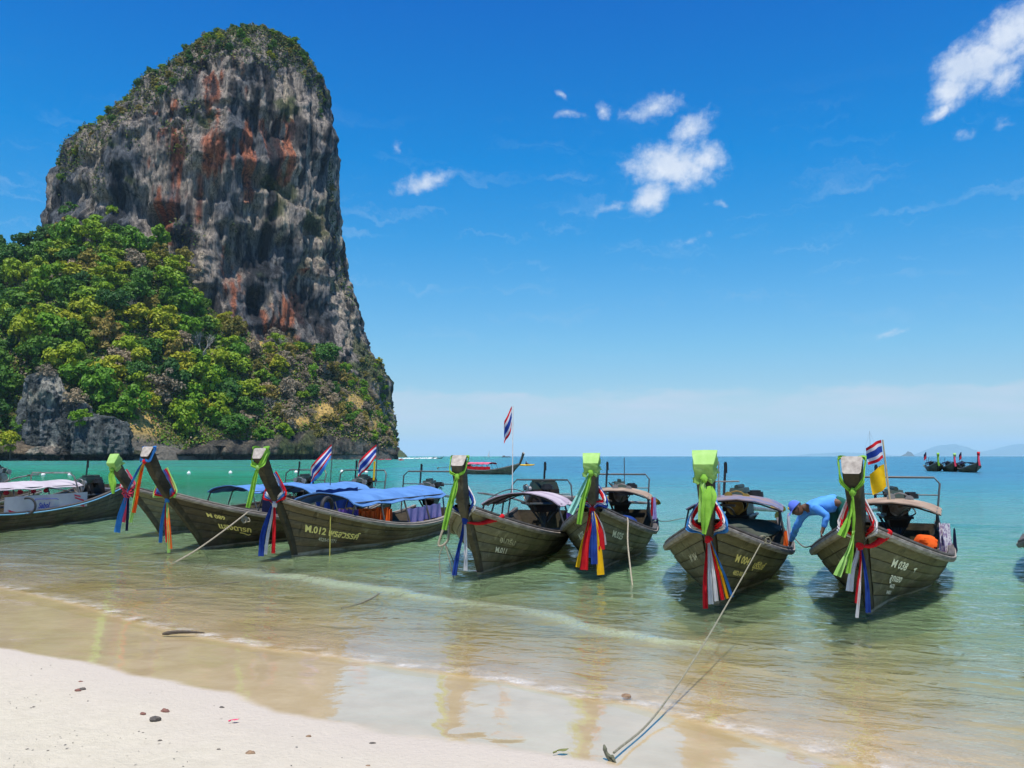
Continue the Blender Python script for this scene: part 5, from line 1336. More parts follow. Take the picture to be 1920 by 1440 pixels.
p0 = railw('11', .86, -1, 0)
rope([p0, p0 + Vector((-.10, -.03, -.20)), p0 + Vector((-.16, -.05, -.45)), p0 + Vector((.0, -.07, -.36)), p0 + Vector((.02, -.02, -.02))], .022, ROPE, 'coil of thick pale rope hanging off the left bow of M.011')
for k, (dx, e) in enumerate(((-.10, (826, 1083)), (.02, (851, 1086)), (.05, (858, 1080)))):
    w_ = at_z(*e, -.03); s0 = p0 + Vector((-.06, -.06, -.40)); rope([s0, s0.lerp(w_, .4) + Vector((dx * .6, 0, .0)), w_], .010, ROPE_D, ('dark rope end trailing furthest left from the coil on M.011', 'middle dark rope end under the coil on M.011', 'dark rope end nearest the stem under the coil on M.011')[k])
w_ = at_z(1263, 990, .1); a = W('25', (-6.4, .8, .6)); rope([a, a.lerp(w_, .5), Vector((w_.x + .4, w_.y + .4, .35))], .012, ROPE_D, 'dark line running from the stern of M.025 out over the water')
a = W('04', (-4.6, 1.1, .52)); e = railw('38', .80, -1, .0); rope([a, a.lerp(e, .5) + Vector((0, 0, -.10)), e], .011, ROPE_D, 'dark line tying the boat M 004 to M 038')
P = [at_z(x, y, .012) for x, y in ((640, 1140), (670, 1133), (700, 1120), (716, 1106), (700, 1098), (660, 1093))]; rope(P, .012, ROPE_D, 'dark rope curving through the shallow water in front of M.012')
P = [at_z(x, y, .012) for x, y in ((255, 1106), (300, 1104), (350, 1101), (400, 1096), (450, 1091))]; rope(P, .010, ROPE_D, 'dark rope lying in the shallows at the left')

# ================================================================ FLAGS
f0 = W('11', (-4.6, -.42, 1.16)); flag('flag', f0, 2.12, 'torn tricolour flag high on a thin white pole above M.011', .23, .44, TRICOLOUR, 2.0, (.02, 0), simple('white_pole', (.7, .68, .64), (.5, .47, .42), .6, 5), .012, fold=2.4)
f0 = W('38', (-5.6, -.02, 1.2)); flag('flag', f0, 1.22, 'tricolour flag above a yellow pennant on the roof of M 038', .32, .36, [('red', 1), ('white', 1), ('blue', 2), ('white', 1), ('red', 1)], .45, (-.10, 0), simple('bamboo', (.5, .42, .25), (.35, .28, .15), .7, 6), .018,
     second=(.74, .30, .44, [('yellow', 1)], .6), fold=1.1)
f0 = at_y(619, 910, 21.0); flag('flag', f0, 1.0, 'tricolour flag with a pale blue fly, the left one over the blue roofs', .60, .34, TRICOLOUR + [('sky', 2)], 1.1, (.05, 0), PIPE_D, .012, fold=1.7)
f0 = at_y(704, 912, 22.6); flag('flag', f0, 1.1, 'tricolour flag with a yellow cloth under it, the right one over the blue roofs', .56, .32, TRICOLOUR, .95, (.04, 0), PIPE_D, .014, second=(.66, .06, .50, [('yellow', 1)], 0), fold=1.6)

# ================================================================ CARGO IN THE BOATS
def cloth_lump(name, label, cat, c, size, mat, group=None, seed=0):
    """a bundle with folds"""
    b = MB(); rows = []; n, m_ = 16, 9
    for j in range(m_ + 1):
        ph = math.pi * j / m_; r_ = []
        for i in range(n):
            a = 2 * math.pi * i / n; q = 1 + .14 * math.sin(3 * a + seed + j) + .08 * math.sin(7 * a + 2 * j + seed)
            e = abs(math.sin(ph)) ** .6
            r_.append((size[0] / 2 * e * math.cos(a) * q, size[1] / 2 * e * math.sin(a) * q, size[2] * (.5 + .5 * math.cos(ph))))
        rows.append(r_)
    b.grid(rows, close=True); o = b.build(name, mat, None, world=Matrix.Translation(Vector(c))); return tag(o, label, cat, group)
def hang_sheet(name, label, cat, A, Bp, drop, mat, wave=.03, folds=5, group=None, thick=.012):
    """cloth hung over a rail from A to B"""
    A, Bp = Vector(A), Vector(Bp); n = (Bp - A).cross(Vector((0, 0, 1))).normalized(); rows = []
    for j in range(7):
        v = j / 6; rows.append([A.lerp(Bp, i / 20) + Vector((0, 0, -drop * v + .015 * math.sin(i * 1.3))) + n * wave * math.sin(folds * math.pi * i / 10 + v) * (.3 + v) for i in range(21)])
    b = MB(); b.grid(rows); b.grid([[p + n * thick for p in reversed(r_)] for r_ in rows]); o = b.build(name, mat, None, world=Matrix.Identity(4)); return tag(o, label, cat, group)
def jacket(loc, rz, label):
    o = empty('life_jacket', loc, rz); tag(o, label, 'life jacket', 'orange life jackets hung in the boats')
    for sd in (-1, 1):
        b = MB(); b.box((sd * .11, 0, -.25), (.20, .09, .46), taper=.75); b.box((sd * .10, .07, -.25), (.18, .03, .36), taper=.8); b.build('foam_panel', CL['orange'], o)
    b = MB(); b.box((0, -.05, -.33), (.46, .012, .04)); b.box((0, -.05, -.18), (.46, .012, .04)); b.build('strap', CL['navy'], o); return o
for i in range(4):
    jacket(W('12', (-1.75 - .33 * i, .60 + .04 * i, .93 - .02 * (i % 2))), R(90) + rootof('12').rotation_euler.z - R(90) + .1 * i, f'orange life jacket under the roof of M.012, {("nearest the bow", "second from the bow", "third from the bow", "furthest aft")[i]}')
hang_sheet('cloth', 'purple cloth hung along the near side of M.012 before the life jackets', 'cloth', W('12', (-.85, .50, .95)), W('12', (-1.5, .62, .90)), .33, CL['purple'])
hang_sheet('cloth', 'lilac tarp hung along the aft side of M.012', 'tarp', W('12', (-3.5, .86, .80)), W('12', (-5.6, .82, .84)), .36, CL['lilac'])
hang_sheet('side_curtain', 'dark blue side curtain hanging under the blue roof behind M.012', 'curtain', W('09', (-3.2, .80, 1.20)), W('09', (-5.4, .80, 1.20)), .55, CL['deepblue'], wave=.02)
hang_sheet('cloth', 'dark blue cover over the front of the cabin of M 089', 'cloth', W('09', (-3.0, -.70, 1.0)), W('09', (-3.0, .55, 1.0)), .55, CL['navy'], wave=.02)
b = MB(); b.torus((0, 0, 0), (1, .15, 0), .20, .045, 24, 8); M12 = MW(rootof('12')); o = b.build('tyre', RUBBER, None, world=M12 @ Matrix.Translation((-.55, .40, 1.0)) @ Matrix.Rotation(R(80), 4, 'Z')); tag(o, 'black tyre hung as a fender at the front of the cabin of M.012', 'tyre', 'tyre fenders')
# white banner along the far left boat
A, Bq = W('L', (-6.5, .96, .97)), W('L', (-2.9, 1.02, .97))
ban = empty('banner', A.lerp(Bq, .5)); tag(ban, 'white banner with red slashes and blue scrawl along the far left boat', 'banner'); inv = Matrix.Translation(-ban.location)
dirv = (Bq - A).normalized(); nb = dirv.cross(Vector((0, 0, 1)));  nb = nb if nb.y < 0 else -nb
def bpnt(u, v, o_=0.0): return inv @ (A.lerp(Bq, u) + Vector((0, 0, -.44 * v)) + nb * (.015 * math.sin(u * 9) + o_))
b = MB(); b.grid([[bpnt(i / 20, j / 4) for i in range(21)] for j in range(5)]); b.grid([[bpnt(i / 20, j / 4, -.01) for i in reversed(range(21))] for j in range(5)]); b.build('sheet', CL['whitered'], ban)
PRINT_R = simple('print_red', (.62, .02, .05), (.5, .02, .05), .7, 20); PRINT_B = simple('print_blue', (.035, .045, .30), (.05, .06, .34), .7, 20)
for (u0, v0, u1, v1) in ((.10, .22, .20, .10), (.05, .52, .19, .28), (.04, .92, .14, .74), (.86, .98, .97, .80)):   # u runs from the stern end
    b = MB(); b.add([bpnt(1 - a_ if False else a_, v_, .006) for a_, v_ in ((u0, v0), (u1, v1), (u1 - .03, v1 + .02), (u1 - .01, v1 + .10), (u0, v0 + .12))], [(0, 1, 2, 3, 4)]); b.build('print', PRINT_R, ban, smooth=False)
vs, fs = text_mesh('Sabol', .22, .3); b = MB(); L0 = (Bq - A).length; b.add([bpnt(.62 - x / L0, .86 - y / .44, .007) for x, y, _ in vs], fs)
me = bpy.data.meshes.new('print'); me.from_pydata(b.v, [], b.f); link('print', me, PRINT_B, ban)
b = MB(); b.tube([bpnt(.66, .25, .008), bpnt(.40, .32, .008), bpnt(.38, .40, .008)], .008, 4); b.tube([bpnt(.66, .25, .008), bpnt(.67, .9, .008)], .008, 4); b.build('print', PRINT_B, ban)
b = MB(); b.torus((0, 0, 0), (0, 1, 0), .23, .03, 26, 8); o = b.build('tyre', RUBBER, None, world=Matrix.Translation(A.lerp(Bq, .78) + nb * .09 + Vector((0, 0, -.28)))); tag(o, 'thin black tyre leaning on the white banner of the far left boat', 'tyre', 'tyre fenders')
for i in range(3):
    jacket(W('L', (-2.55 + .38 * i, .9, 1.0)), fl_root.rotation_euler.z, f'orange life jacket in the far left boat, {("nearest the banner", "middle one", "furthest left")[i]}')
for i in range(4):
    cloth_lump('float', f'coral-red net float behind the white banner, {("first", "second", "third", "fourth")[i]} from its stern end', 'float', W('L', (-5.6 + .55 * i, .2, .98)), (.14, .14, .13), CL['pink'], 'net floats behind the white banner', i)
# M 038: orange can, printed bag, black pad ; M.025 and M.004 cloths
cloth_lump('jerry_can', 'orange fuel can lying on the right side of M 038', 'fuel can', W('38', (-3.6, .62, .45)), (.30, .55, .30), CL['orange'], None, 1)
o = hang_sheet('cloth_bag', 'pale patterned bag hanging from the right roof post of M 038', 'bag', W('38', (-4.1, .84, .92)), W('38', (-4.35, .96, .90)), .50, simple('patterned_cloth', (.62, .58, .60), (.25, .18, .30), .8, 16, lo=.48, hi=.55), thick=.06)
hang_sheet('boat_fender', 'narrow dark fender beside the patterned bag on M 038', 'fender', W('38', (-4.38, .99, .80)), W('38', (-4.53, 1.01, .80)), .40, CL['navy'], thick=.08)
cloth_lump('bucket', 'black tub standing on the deck behind the post of M 038', 'tub', W('38', (-3.2, -.35, .55)), (.42, .42, .55), RUBBER, None, 4)
hang_sheet('towel', 'red towel hanging at the right rear of M.025', 'towel', W('25', (-4.6, .86, 1.10)), W('25', (-5.0, .90, 1.10)), .42, CL['red']); hang_sheet('towel', 'lilac towel beside the red one at the rear of M.025', 'towel', W('25', (-4.35, .92, 1.12)), W('25', (-4.6, .95, 1.12)), .50, CL['lilac'])
hang_sheet('towel', 'navy cloth hanging below the lilac towel of M.025', 'towel', W('25', (-4.3, .98, .62)), W('25', (-4.6, 1.0, .62)), .25, CL['navy'])
hang_sheet('towel', 'purple towel hanging at the right side of M.011', 'towel', W('11', (-4.2, .92, .80)), W('11', (-4.9, .95, .80)), .38, CL['purple'])
cloth_lump('tarp_bundle', 'bundled blue tarp on the stern deck of M.025', 'tarp', W('25', (-4.2, .1, .42)), (.9, 1.2, .30), CL['deepblue'], None, 2)
hang_sheet('towel', 'white cloth tied to the right roof post of the boat M 004', 'towel', W('04', (-4.0, .98, 1.02)), W('04', (-4.3, 1.0, 1.02)), .50, CL['white']); hang_sheet('towel', 'coral-red cloth low on the right rail of the boat M 004', 'towel', W('04', (-3.6, .92, .72)), W('04', (-3.8, .95, .72)), .28, CL['orange'])
cloth_lump('tarp_bundle', 'dark green tarp humped over the middle of the boat M 004', 'tarp', W('04', (-4.6, .15, .42)), (1.3, 1.3, .45), simple('tarp_green', (.03, .05, .035), (.06, .06, .04), .8, 5), None, 6)
# small wooden cross mast on the boat M 004
o = empty('light_mast', W('04', (-5.2, -.35, 1.24))); tag(o, 'thin cross-shaped mast on the roof of the boat M 004', 'mast')
q = MB(); q.tube([(0, 0, 0), (0, 0, .30)], .03, 6); q.tube([(0, 0, .3), (.01, 0, .75)], .012, 5); q.build('pole', RAIL, o); q = MB(); q.tube([(-.42, 0, .33), (.42, 0, .34)], .016, 5); q.build('crossbar', RAIL, o)
o = empty('antenna', W('25', (-6.2, .15, 1.3))); tag(o, 'thin rod standing on the roll bar of M.025', 'rod'); q = MB(); q.tube([(0, 0, 0), (0, 0, .75)], .012, 5); q.build('pole', PIPE_D, o)
# arched hoop under the flag of M.011
o = empty('roof_hoop', W('11', (-4.6, -.42, 1.18))); tag(o, 'thin arched hoop on the roof of M.011 holding the flagpole', 'hoop'); q = MB(); q.tube(spline([(-.6, 0, -.12), (-.3, 0, .06), (0, 0, .14), (.3, 0, .06), (.6, 0, -.12)], 5), .014, 5); q.build('hoop', PIPE_D, o)
# ================================================================ PERSON LEANING BETWEEN TWO BOATS
def skin_mesh(name, joints, bones, sub=2):
    """joints: {name: (Vector, rx, ry)}; one continuous surface grown round the bones; first joint is the root"""
    names = list(joints); me = bpy.data.meshes.new(name)
    me.from_pydata([tuple(joints[n][0]) for n in names], [(names.index(a), names.index(b)) for a, b in bones], []); me.update()
    o = bpy.data.objects.new(name, me); COL.objects.link(o)
    sk = o.modifiers.new('skin', 'SKIN'); sk.use_smooth_shade = True
    if not me.skin_vertices: me.skin_vertices.new()
    for i, n in enumerate(names):
        d = me.skin_vertices[0].data[i]; d.radius = joints[n][1:3]; d.use_root = i == 0
    ss = o.modifiers.new('sub', 'SUBSURF'); ss.levels = sub; ss.render_levels = sub
    bpy.context.view_layer.update()
    r_ = bpy.data.meshes.new_from_object(o.evaluated_get(bpy.context.evaluated_depsgraph_get()))
    bpy.data.objects.remove(o); bpy.data.meshes.remove(me); r_.name = name
    return r_
SKIN = simple('skin', (.14, .07, .04), (.11, .052, .03), .6, 12)
HAIR = simple('hair', (.012, .010, .009), (.02, .016, .014), .7, 30)
SHIRT = cloth_mat('shirt_blue', (.10, .33, .78), (.07, .25, .64), .05, 7)
CAP = cloth_mat('cap_blue', (.10, .17, .62), (.08, .14, .52), .05, 9)
TROUS = cloth_mat('trousers_green', (.02, .13, .10), (.015, .09, .07), .05, 8)
Yp = 13.55
J = lambda px, py, dy=0.0: at_y(px, py, Yp + dy)
per = empty('person', W('38', (-1.75, -.45, .54))); tag(per, 'person in blue long-sleeved shirt and cap bending over beside the post of M 038', 'person')
inv = Matrix.Translation(-per.location)
hand1 = W('04', (-2.35, 1.02, .60)); 
foot1, foot2 = W('38', (-1.62, -.30, .60)), W('38', (-1.95, -.62, .60))
pel = J(1573, 943); ch = J(1532, 947, .02); nk = J(1510, 951, .05); hd = J(1494, 953, .06)
sh1 = J(1507, 962, .20); el1 = J(1494, 987, .30); wr1 = hand1 + Vector((.0, -.02, .06))
sh2 = J(1528, 953, -.17); el2 = J(1551, 966, -.24); wr2 = J(1543, 993, -.22); ha2 = J(1540, 1001, -.22)
kn1 = pel.lerp(foot1, .52) + Vector((-.05, -.05, 0)); kn2 = pel.lerp(foot2, .52) + Vector((-.06, -.02, 0))
hp1 = pel + Vector((.03, -.09, -.03)); hp2 = pel + Vector((-.02, .09, -.03))
ab = pel.lerp(ch, .5) + Vector((0, 0, .02))
Jt = {'pel': (pel, .13, .12), 'ab': (ab, .12, .125), 'ch': (ch, .13, .15), 'nk': (nk, .05, .055), 'hd': (nk.lerp(hd, .55), .06, .06),
      'sh1': (sh1, .062, .062), 'el1': (el1, .045, .045), 'wr1': (wr1, .030, .028), 'sh2': (sh2, .062, .062), 'el2': (el2, .046, .046), 'wr2': (wr2, .030, .028), 'pa2': (ha2, .036, .022), 'pa1': (hand1 + Vector((-.02, -.02, .0)), .036, .022),
      'hp1': (hp1, .095, .095), 'kn1': (kn1, .060, .06), 'an1': (foot1 + Vector((0, 0, .07)), .038, .038), 'to1': (foot1 + Vector((-.14, -.06, .0)), .036, .026),
      'hp2': (hp2, .095, .095), 'kn2': (kn2, .060, .06), 'an2': (foot2 + Vector((0, 0, .07)), .038, .038), 'to2': (foot2 + Vector((-.14, -.06, .0)), .036, .026)}
BN = [('pel', 'ab'), ('ab', 'ch'), ('ch', 'nk'), ('nk', 'hd'), ('ch', 'sh1'), ('sh1', 'el1'), ('el1', 'wr1'), ('wr1', 'pa1'), ('ch', 'sh2'), ('sh2', 'el2'), ('el2', 'wr2'), ('wr2', 'pa2'),
      ('pel', 'hp1'), ('hp1', 'kn1'), ('kn1', 'an1'), ('an1', 'to1'), ('pel', 'hp2'), ('hp2', 'kn2'), ('kn2', 'an2'), ('an2', 'to2')]
Jt = {k: (inv @ v[0], v[1], v[2]) for k, v in Jt.items()}
body = skin_mesh('body', Jt, BN)
b = MB()
hc = inv @ hd; fwd = (hd - nk).normalized() * .35 + Vector((-.45, -.12, -.75)); fwd.normalize()          # the way the face looks: down to the rail
upd = (hd - nk).normalized(); upd = (upd - fwd * upd.dot(fwd)).normalized(); sid = fwd.cross(upd)
HM = Matrix((sid, fwd, upd)).transposed()
def hv(x, y, z): return hc + HM @ Vector((x, y, z))
rows = []
for j in range(11):
    ph = math.pi * j / 10; zc = math.cos(ph); r_ = math.sin(ph)
    wj = .074 * r_ * (1 - .16 * max(0, -zc)); dj = .093 * r_
    rows.append([hv(wj * math.sin(2 * math.pi * i / 14), dj * math.cos(2 * math.pi * i / 14) + (.012 if zc < -.3 else 0), .118 * zc) for i in range(14)])
b.grid(rows, close=True)
b.tube([hv(0, .088, .015), hv(0, .112, -.018), hv(0, .092, -.03)], [.008, .016, .010], 7)                     # nose
for sd in (-1, 1):
    b.ball(hv(sd * .076, -.005, -.005), (.014, .022, .032), 7, 5); b.ball(hv(sd * .03, .082, .018), .011, 7, 5)  # ear, eye
b.tube([hv(-.024, .088, -.052), hv(0, .095, -.054), hv(.024, .088, -.052)], [.004, .008, .004], 6)             # mouth
def hand(root, direction, side_, curl):
    d = Vector(direction).normalized(); s_ = Vector(side_); s_ = (s_ - d * s_.dot(d)).normalized(); n_2 = d.cross(s_)
    for k, (off, L) in enumerate(((-.030, .066), (-.010, .076), (.010, .072), (.029, .056))):
        p0 = root + s_ * off + d * .03; p1 = p0 + (d * math.cos(curl * .4) + n_2 * math.sin(curl * .4)) * L * .45; p2 = p1 + (d * math.cos(curl) + n_2 * math.sin(curl)) * L * .32; p3 = p2 + (d * math.cos(curl * 1.6) + n_2 * math.sin(curl * 1.6)) * L * .28
        b.tube([p0 - d * .02, p0, p1, p2, p3], [.010, .010, .009, .008, .006], 6)
    p0 = root - s_ * .034 - d * .01; p1 = p0 - s_ * .026 + d * .022 + n_2 * .008; b.tube([root - s_ * .015 - d * .02, p0, p1, p1 + d * .026 + n_2 * .01], [.013, .012, .010, .007], 6)
hand(Jt['pa1'][0], (-.15, -.1, -1), (.3, 1, 0), .9); hand(Jt['pa2'][0], (-.1, 0, -1), (.4, 1, 0), .6)
bm = bmesh.new(); bm.from_mesh(body); tmp = b.mesh('head'); bm.from_mesh(tmp); bm.to_mesh(body); bm.free(); bpy.data.meshes.remove(tmp)
link('body', body, SKIN, per, smooth=True)
def grow(names, k, over={}):
    d = {n: (Jt[n][0], Jt[n][1] * k + .006, Jt[n][2] * k + .006) for n in names}
    for n, v in over.items(): d[n] = v
    return d
sl1 = Jt['el1'][0].lerp(Jt['wr1'][0], .88); sl2 = Jt['el2'][0].lerp(Jt['wr2'][0], .88); hem = Jt['pel'][0].lerp(Jt['ab'][0], -.08)
sn_ = grow(['ab', 'ch', 'sh1', 'el1', 'sh2', 'el2'], 1.16, {'hem': (hem, .155, .15), 'sl1': (sl1, .042, .042), 'sl2': (sl2, .042, .042), 'col': (Jt['ch'][0].lerp(Jt['nk'][0], .72), .072, .075)})
sn_ = {k: sn_[k] for k in ('ch', 'ab', 'hem', 'col', 'sh1', 'el1', 'sl1', 'sh2', 'el2', 'sl2')}
shm = skin_mesh('shirt', sn_, [('ch', 'ab'), ('ab', 'hem'), ('ch', 'col'), ('ch', 'sh1'), ('sh1', 'el1'), ('el1', 'sl1'), ('ch', 'sh2'), ('sh2', 'el2'), ('el2', 'sl2')])
co_ = np.zeros(len(shm.vertices) * 3, np.float32); shm.vertices.foreach_get('co', co_); co_ = co_.reshape(-1, 3); nn_ = np.zeros_like(co_).ravel(); shm.vertices.foreach_get('normal', nn_); nn_ = nn_.reshape(-1, 3)
co_ += nn_ * (.012 * fbm(co_[:, 0] * 9, co_[:, 1] * 9, co_[:, 2] * 14, 2))[:, None]; shm.vertices.foreach_set('co', co_.ravel()); shm.update()
link('shirt', shm, SHIRT, per, smooth=True)
tr_ = {'pel': (Jt['pel'][0], .142, .135), 'wst': (Jt['pel'][0].lerp(Jt['ab'][0], .35), .135, .13), 'hp1': (Jt['hp1'][0], .112, .112), 'k1': (Jt['kn1'][0].lerp(Jt['an1'][0], .12), .088, .088), 'hp2': (Jt['hp2'][0], .112, .112), 'k2': (Jt['kn2'][0].lerp(Jt['an2'][0], .12), .088, .088)}
link('trousers', skin_mesh('trousers', tr_, [('pel', 'wst'), ('pel', 'hp1'), ('hp1', 'k1'), ('pel', 'hp2'), ('hp2', 'k2')]), TROUS, per, smooth=True)
b = MB(); rows = []
for j in range(6):
    ph = math.pi * (.06 + .42 * j / 5); rows.append([hv(.080 * math.sin(ph) * math.sin(2 * math.pi * i / 14), .099 * math.sin(ph) * math.cos(2 * math.pi * i / 14) - .006, .122 * math.cos(ph) - .004) for i in range(14)])
b.grid(rows, close=True); b.build('hair', HAIR, per)
b = MB(); rows = []
for j in range(7):
    ph = math.pi * (.0 + .47 * j / 6); rows.append([hv(.088 * math.sin(ph) * math.sin(2 * math.pi * i / 16), .108 * math.sin(ph) * math.cos(2 * math.pi * i / 16), .122 * math.cos(ph) + .022) for i in range(16)])
b.grid(rows, close=True)
b.grid([[hv(.085 * math.sin(a), .10 * math.cos(a) + .0, .034) for a in np.linspace(-1.1, 1.1, 9)], [hv(.085 * math.sin(a), .10 * math.cos(a) + .05, .028) for a in np.linspace(-1.1, 1.1, 9)], [hv(.07 * math.sin(a), .10 * math.cos(a) + .095, .012) for a in np.linspace(-1.1, 1.1, 9)]])
cap_ = b.build('cap', CAP, per)
b = MB(); b.ball(hv(0, .085, .085), (.022, .022, .022), 8, 5); b.build('badge', CL['yellow'], cap_)

# ================================================================ BOATS FURTHER OUT
FARG = 'longtail boats anchored out in the bay'
def far_boat(label, px, py, hd, wood, roof=None, rail=(RAIL, RAIL_D), cloth=None, **kw):
    H = HullShape(**kw); r_, hull = boat('longtail_boat', label, FARG, foot(px, py), R(hd), H, wood, detail=1, rail=rail)
    if roof: canopy(r_, -6.2, -2.8, 1.7, 1.15, CL[roof], H, 4, camber=.16)
    engine(r_, -6.6, 1.0, .1, scale=1.2)
    return H, r_
fa = far_boat('far anchored longtail boat, the leftmost of three together, with a dark post', 1757, 884, 20, 'green', 'navy', ptop=2.45, L=6.4)
fb = far_boat('far anchored longtail boat, the middle one of three together, with a green-wrapped post', 1788, 884.5, 21, 'green', 'navy', ptop=2.4, L=6.4)
fc = far_boat('far anchored longtail boat, the rightmost of three together, with a red-topped post', 1829, 886, 15, 'green', 'navy', ptop=2.55, L=6.4)
for (H, r_), mats, lab in ((fa, ('lime', 'lime'), 'green cloth on the post of the leftmost far boat'), (fb, ('lime_pale', 'pink'), 'green and pink cloth on the post of the middle far boat'), (fc, ('red', 'pink'), 'red cloth on the post of the rightmost far boat')):
    scarf_hood(H, r_, lab, (CL[mats[0]], CL[mats[1]]), .4, [([(0, 0, 0), (-.05, -.05, -.5), (.05, -.05, -1.3)], [.25, .35, .35], CL[mats[1]])])
for i, (px, py) in enumerate(((1738, 850), (1804, 850))):
    p = at_z(px, 882, 0); flag('flag', Vector((p.x, p.y, 1.1)), 1.6, ('small dark flag over the leftmost of the three far boats', 'small dark flag over the rightmost of the three far boats')[i], .35, .9, [('navy', 1), ('red', 1)], 1.2, pr=.03)
H, r_ = far_boat('far longtail boat with a pink roof and red side cloth, side on behind M.011', 957, 890, -50, 'grey', None, ptop=2.5, L=7.2)
canopy(r_, -6.0, -2.6, 1.5, 1.25, simple('tarp_pink', (.66, .12, .2), (.5, .08, .14), .8, 4), H, 5, camber=.14)
M_ = MW(r_)
hang_sheet('side_cloth', 'red cloth along the rail of the far boat with a pink roof', 'cloth', M_ @ Vector((-2.2, -.98, .88)), M_ @ Vector((-6.2, -.9, .90)), .42, CL['red'])
H, r_ = far_boat('tiny longtail boat speeding along the horizon with a white wake', 828, 860, -82, 'dark', 'slate', ptop=2.4)
n = 240; t_ = RS.rand(n) ** 1.3; c = r_.location
P = np.stack([c.x - 3 - t_ * 34, c.y + RS.normal(0, .5 + t_ * 1.4, n), .06 + .5 * (1 - t_) * RS.rand(n)], -1)
V, Fc = leaf_quads(RS, P, np.tile([0., -.5, 1.], (n, 1)), np.full(n, .8)); tag(link('wake_spray', np_mesh('wake_spray', V, Fc), simple('spray', (.8, .8, .8), (.7, .72, .74), .9, 3)), kind='stuff')

def sail_yacht(px, py, name, label, L, mast, sail=True):
    o = empty(name, at_z(px, py, 0)); tag(o, label, 'yacht')
    o.rotation_euler = (0, 0, R(-12))
    for sd in ((-1, 1) if not sail else (0,)):
        b = MB(); rows = []
        for i in range(11):
            u = i / 10; w_ = L * .055 * (1 - (2 * u - .8) ** 4 * .6) * (1 if u < .95 else .2); x = (u - .5) * L
            rows.append([(x, sd * L * .22 + k * w_ * (.6 if z < .5 else 1), z * L * .09 + .02 * L * u * u) for k, z in ((-1, 1), (-1, .2), (0, -.1), (1, .2), (1, 1))])
        b.grid(rows); b.build('hull', simple('gelcoat', (.75, .76, .78), (.6, .62, .66), .3, 2), o)
    b = MB(); b.box((-.05 * L, 0, L * .13), (L * .45, L * (.3 if not sail else .09), L * .07), taper=.8); b.build('cabin', simple('cabin_dark', (.05, .08, .14), (.4, .42, .45), .4, 1.2), o)
    b = MB(); b.tube([(.05 * L, 0, L * .05), (.05 * L, 0, mast)], [.012 * L, .006 * L], 6); b.build('mast', STEEL, o)
    b = MB(); b.tube([(.05 * L, 0, mast * .97), (.48 * L, 0, L * .1)], .0035 * L, 4); b.tube([(.05 * L, 0, mast * .97), (-.48 * L, 0, L * .1)], .0035 * L, 4); b.build('stay', STEEL, o)
    if sail:
        b = MB(); b.grid([[(.04 * L - k * .42 * L * (1 - j / 6), .02 * L * math.sin(k * 3), L * .18 + (mast * .95 - L * .18) * j / 6) for k in (0, .33, .66, 1)] for j in range(7)]); b.build('sail', CL['white'], o)
    return o
yo = sail_yacht(1634, 859, 'catamaran', 'white catamaran with bare mast far off near the horizon behind the yellow pennant', 17, 27, sail=False); yo.rotation_euler.z = R(172)
sail_yacht(917, 857.2, 'sailing_boat', 'tiny sailing boat on the horizon above the pink-roofed boat', 9, 12)
o = empty('barge', at_z(949, 857.5, 0)); tag(o, 'tiny dark flat barge on the horizon right of the tall flagpole', 'barge'); b = MB(); b.box((0, 0, .6), (14, 5, 1.6), taper=.92); b.build('hull', IRON, o); b = MB(); b.box((-3.5, 0, 2.0), (4, 3, 1.4), taper=.9); b.build('deckhouse', STEEL, o)

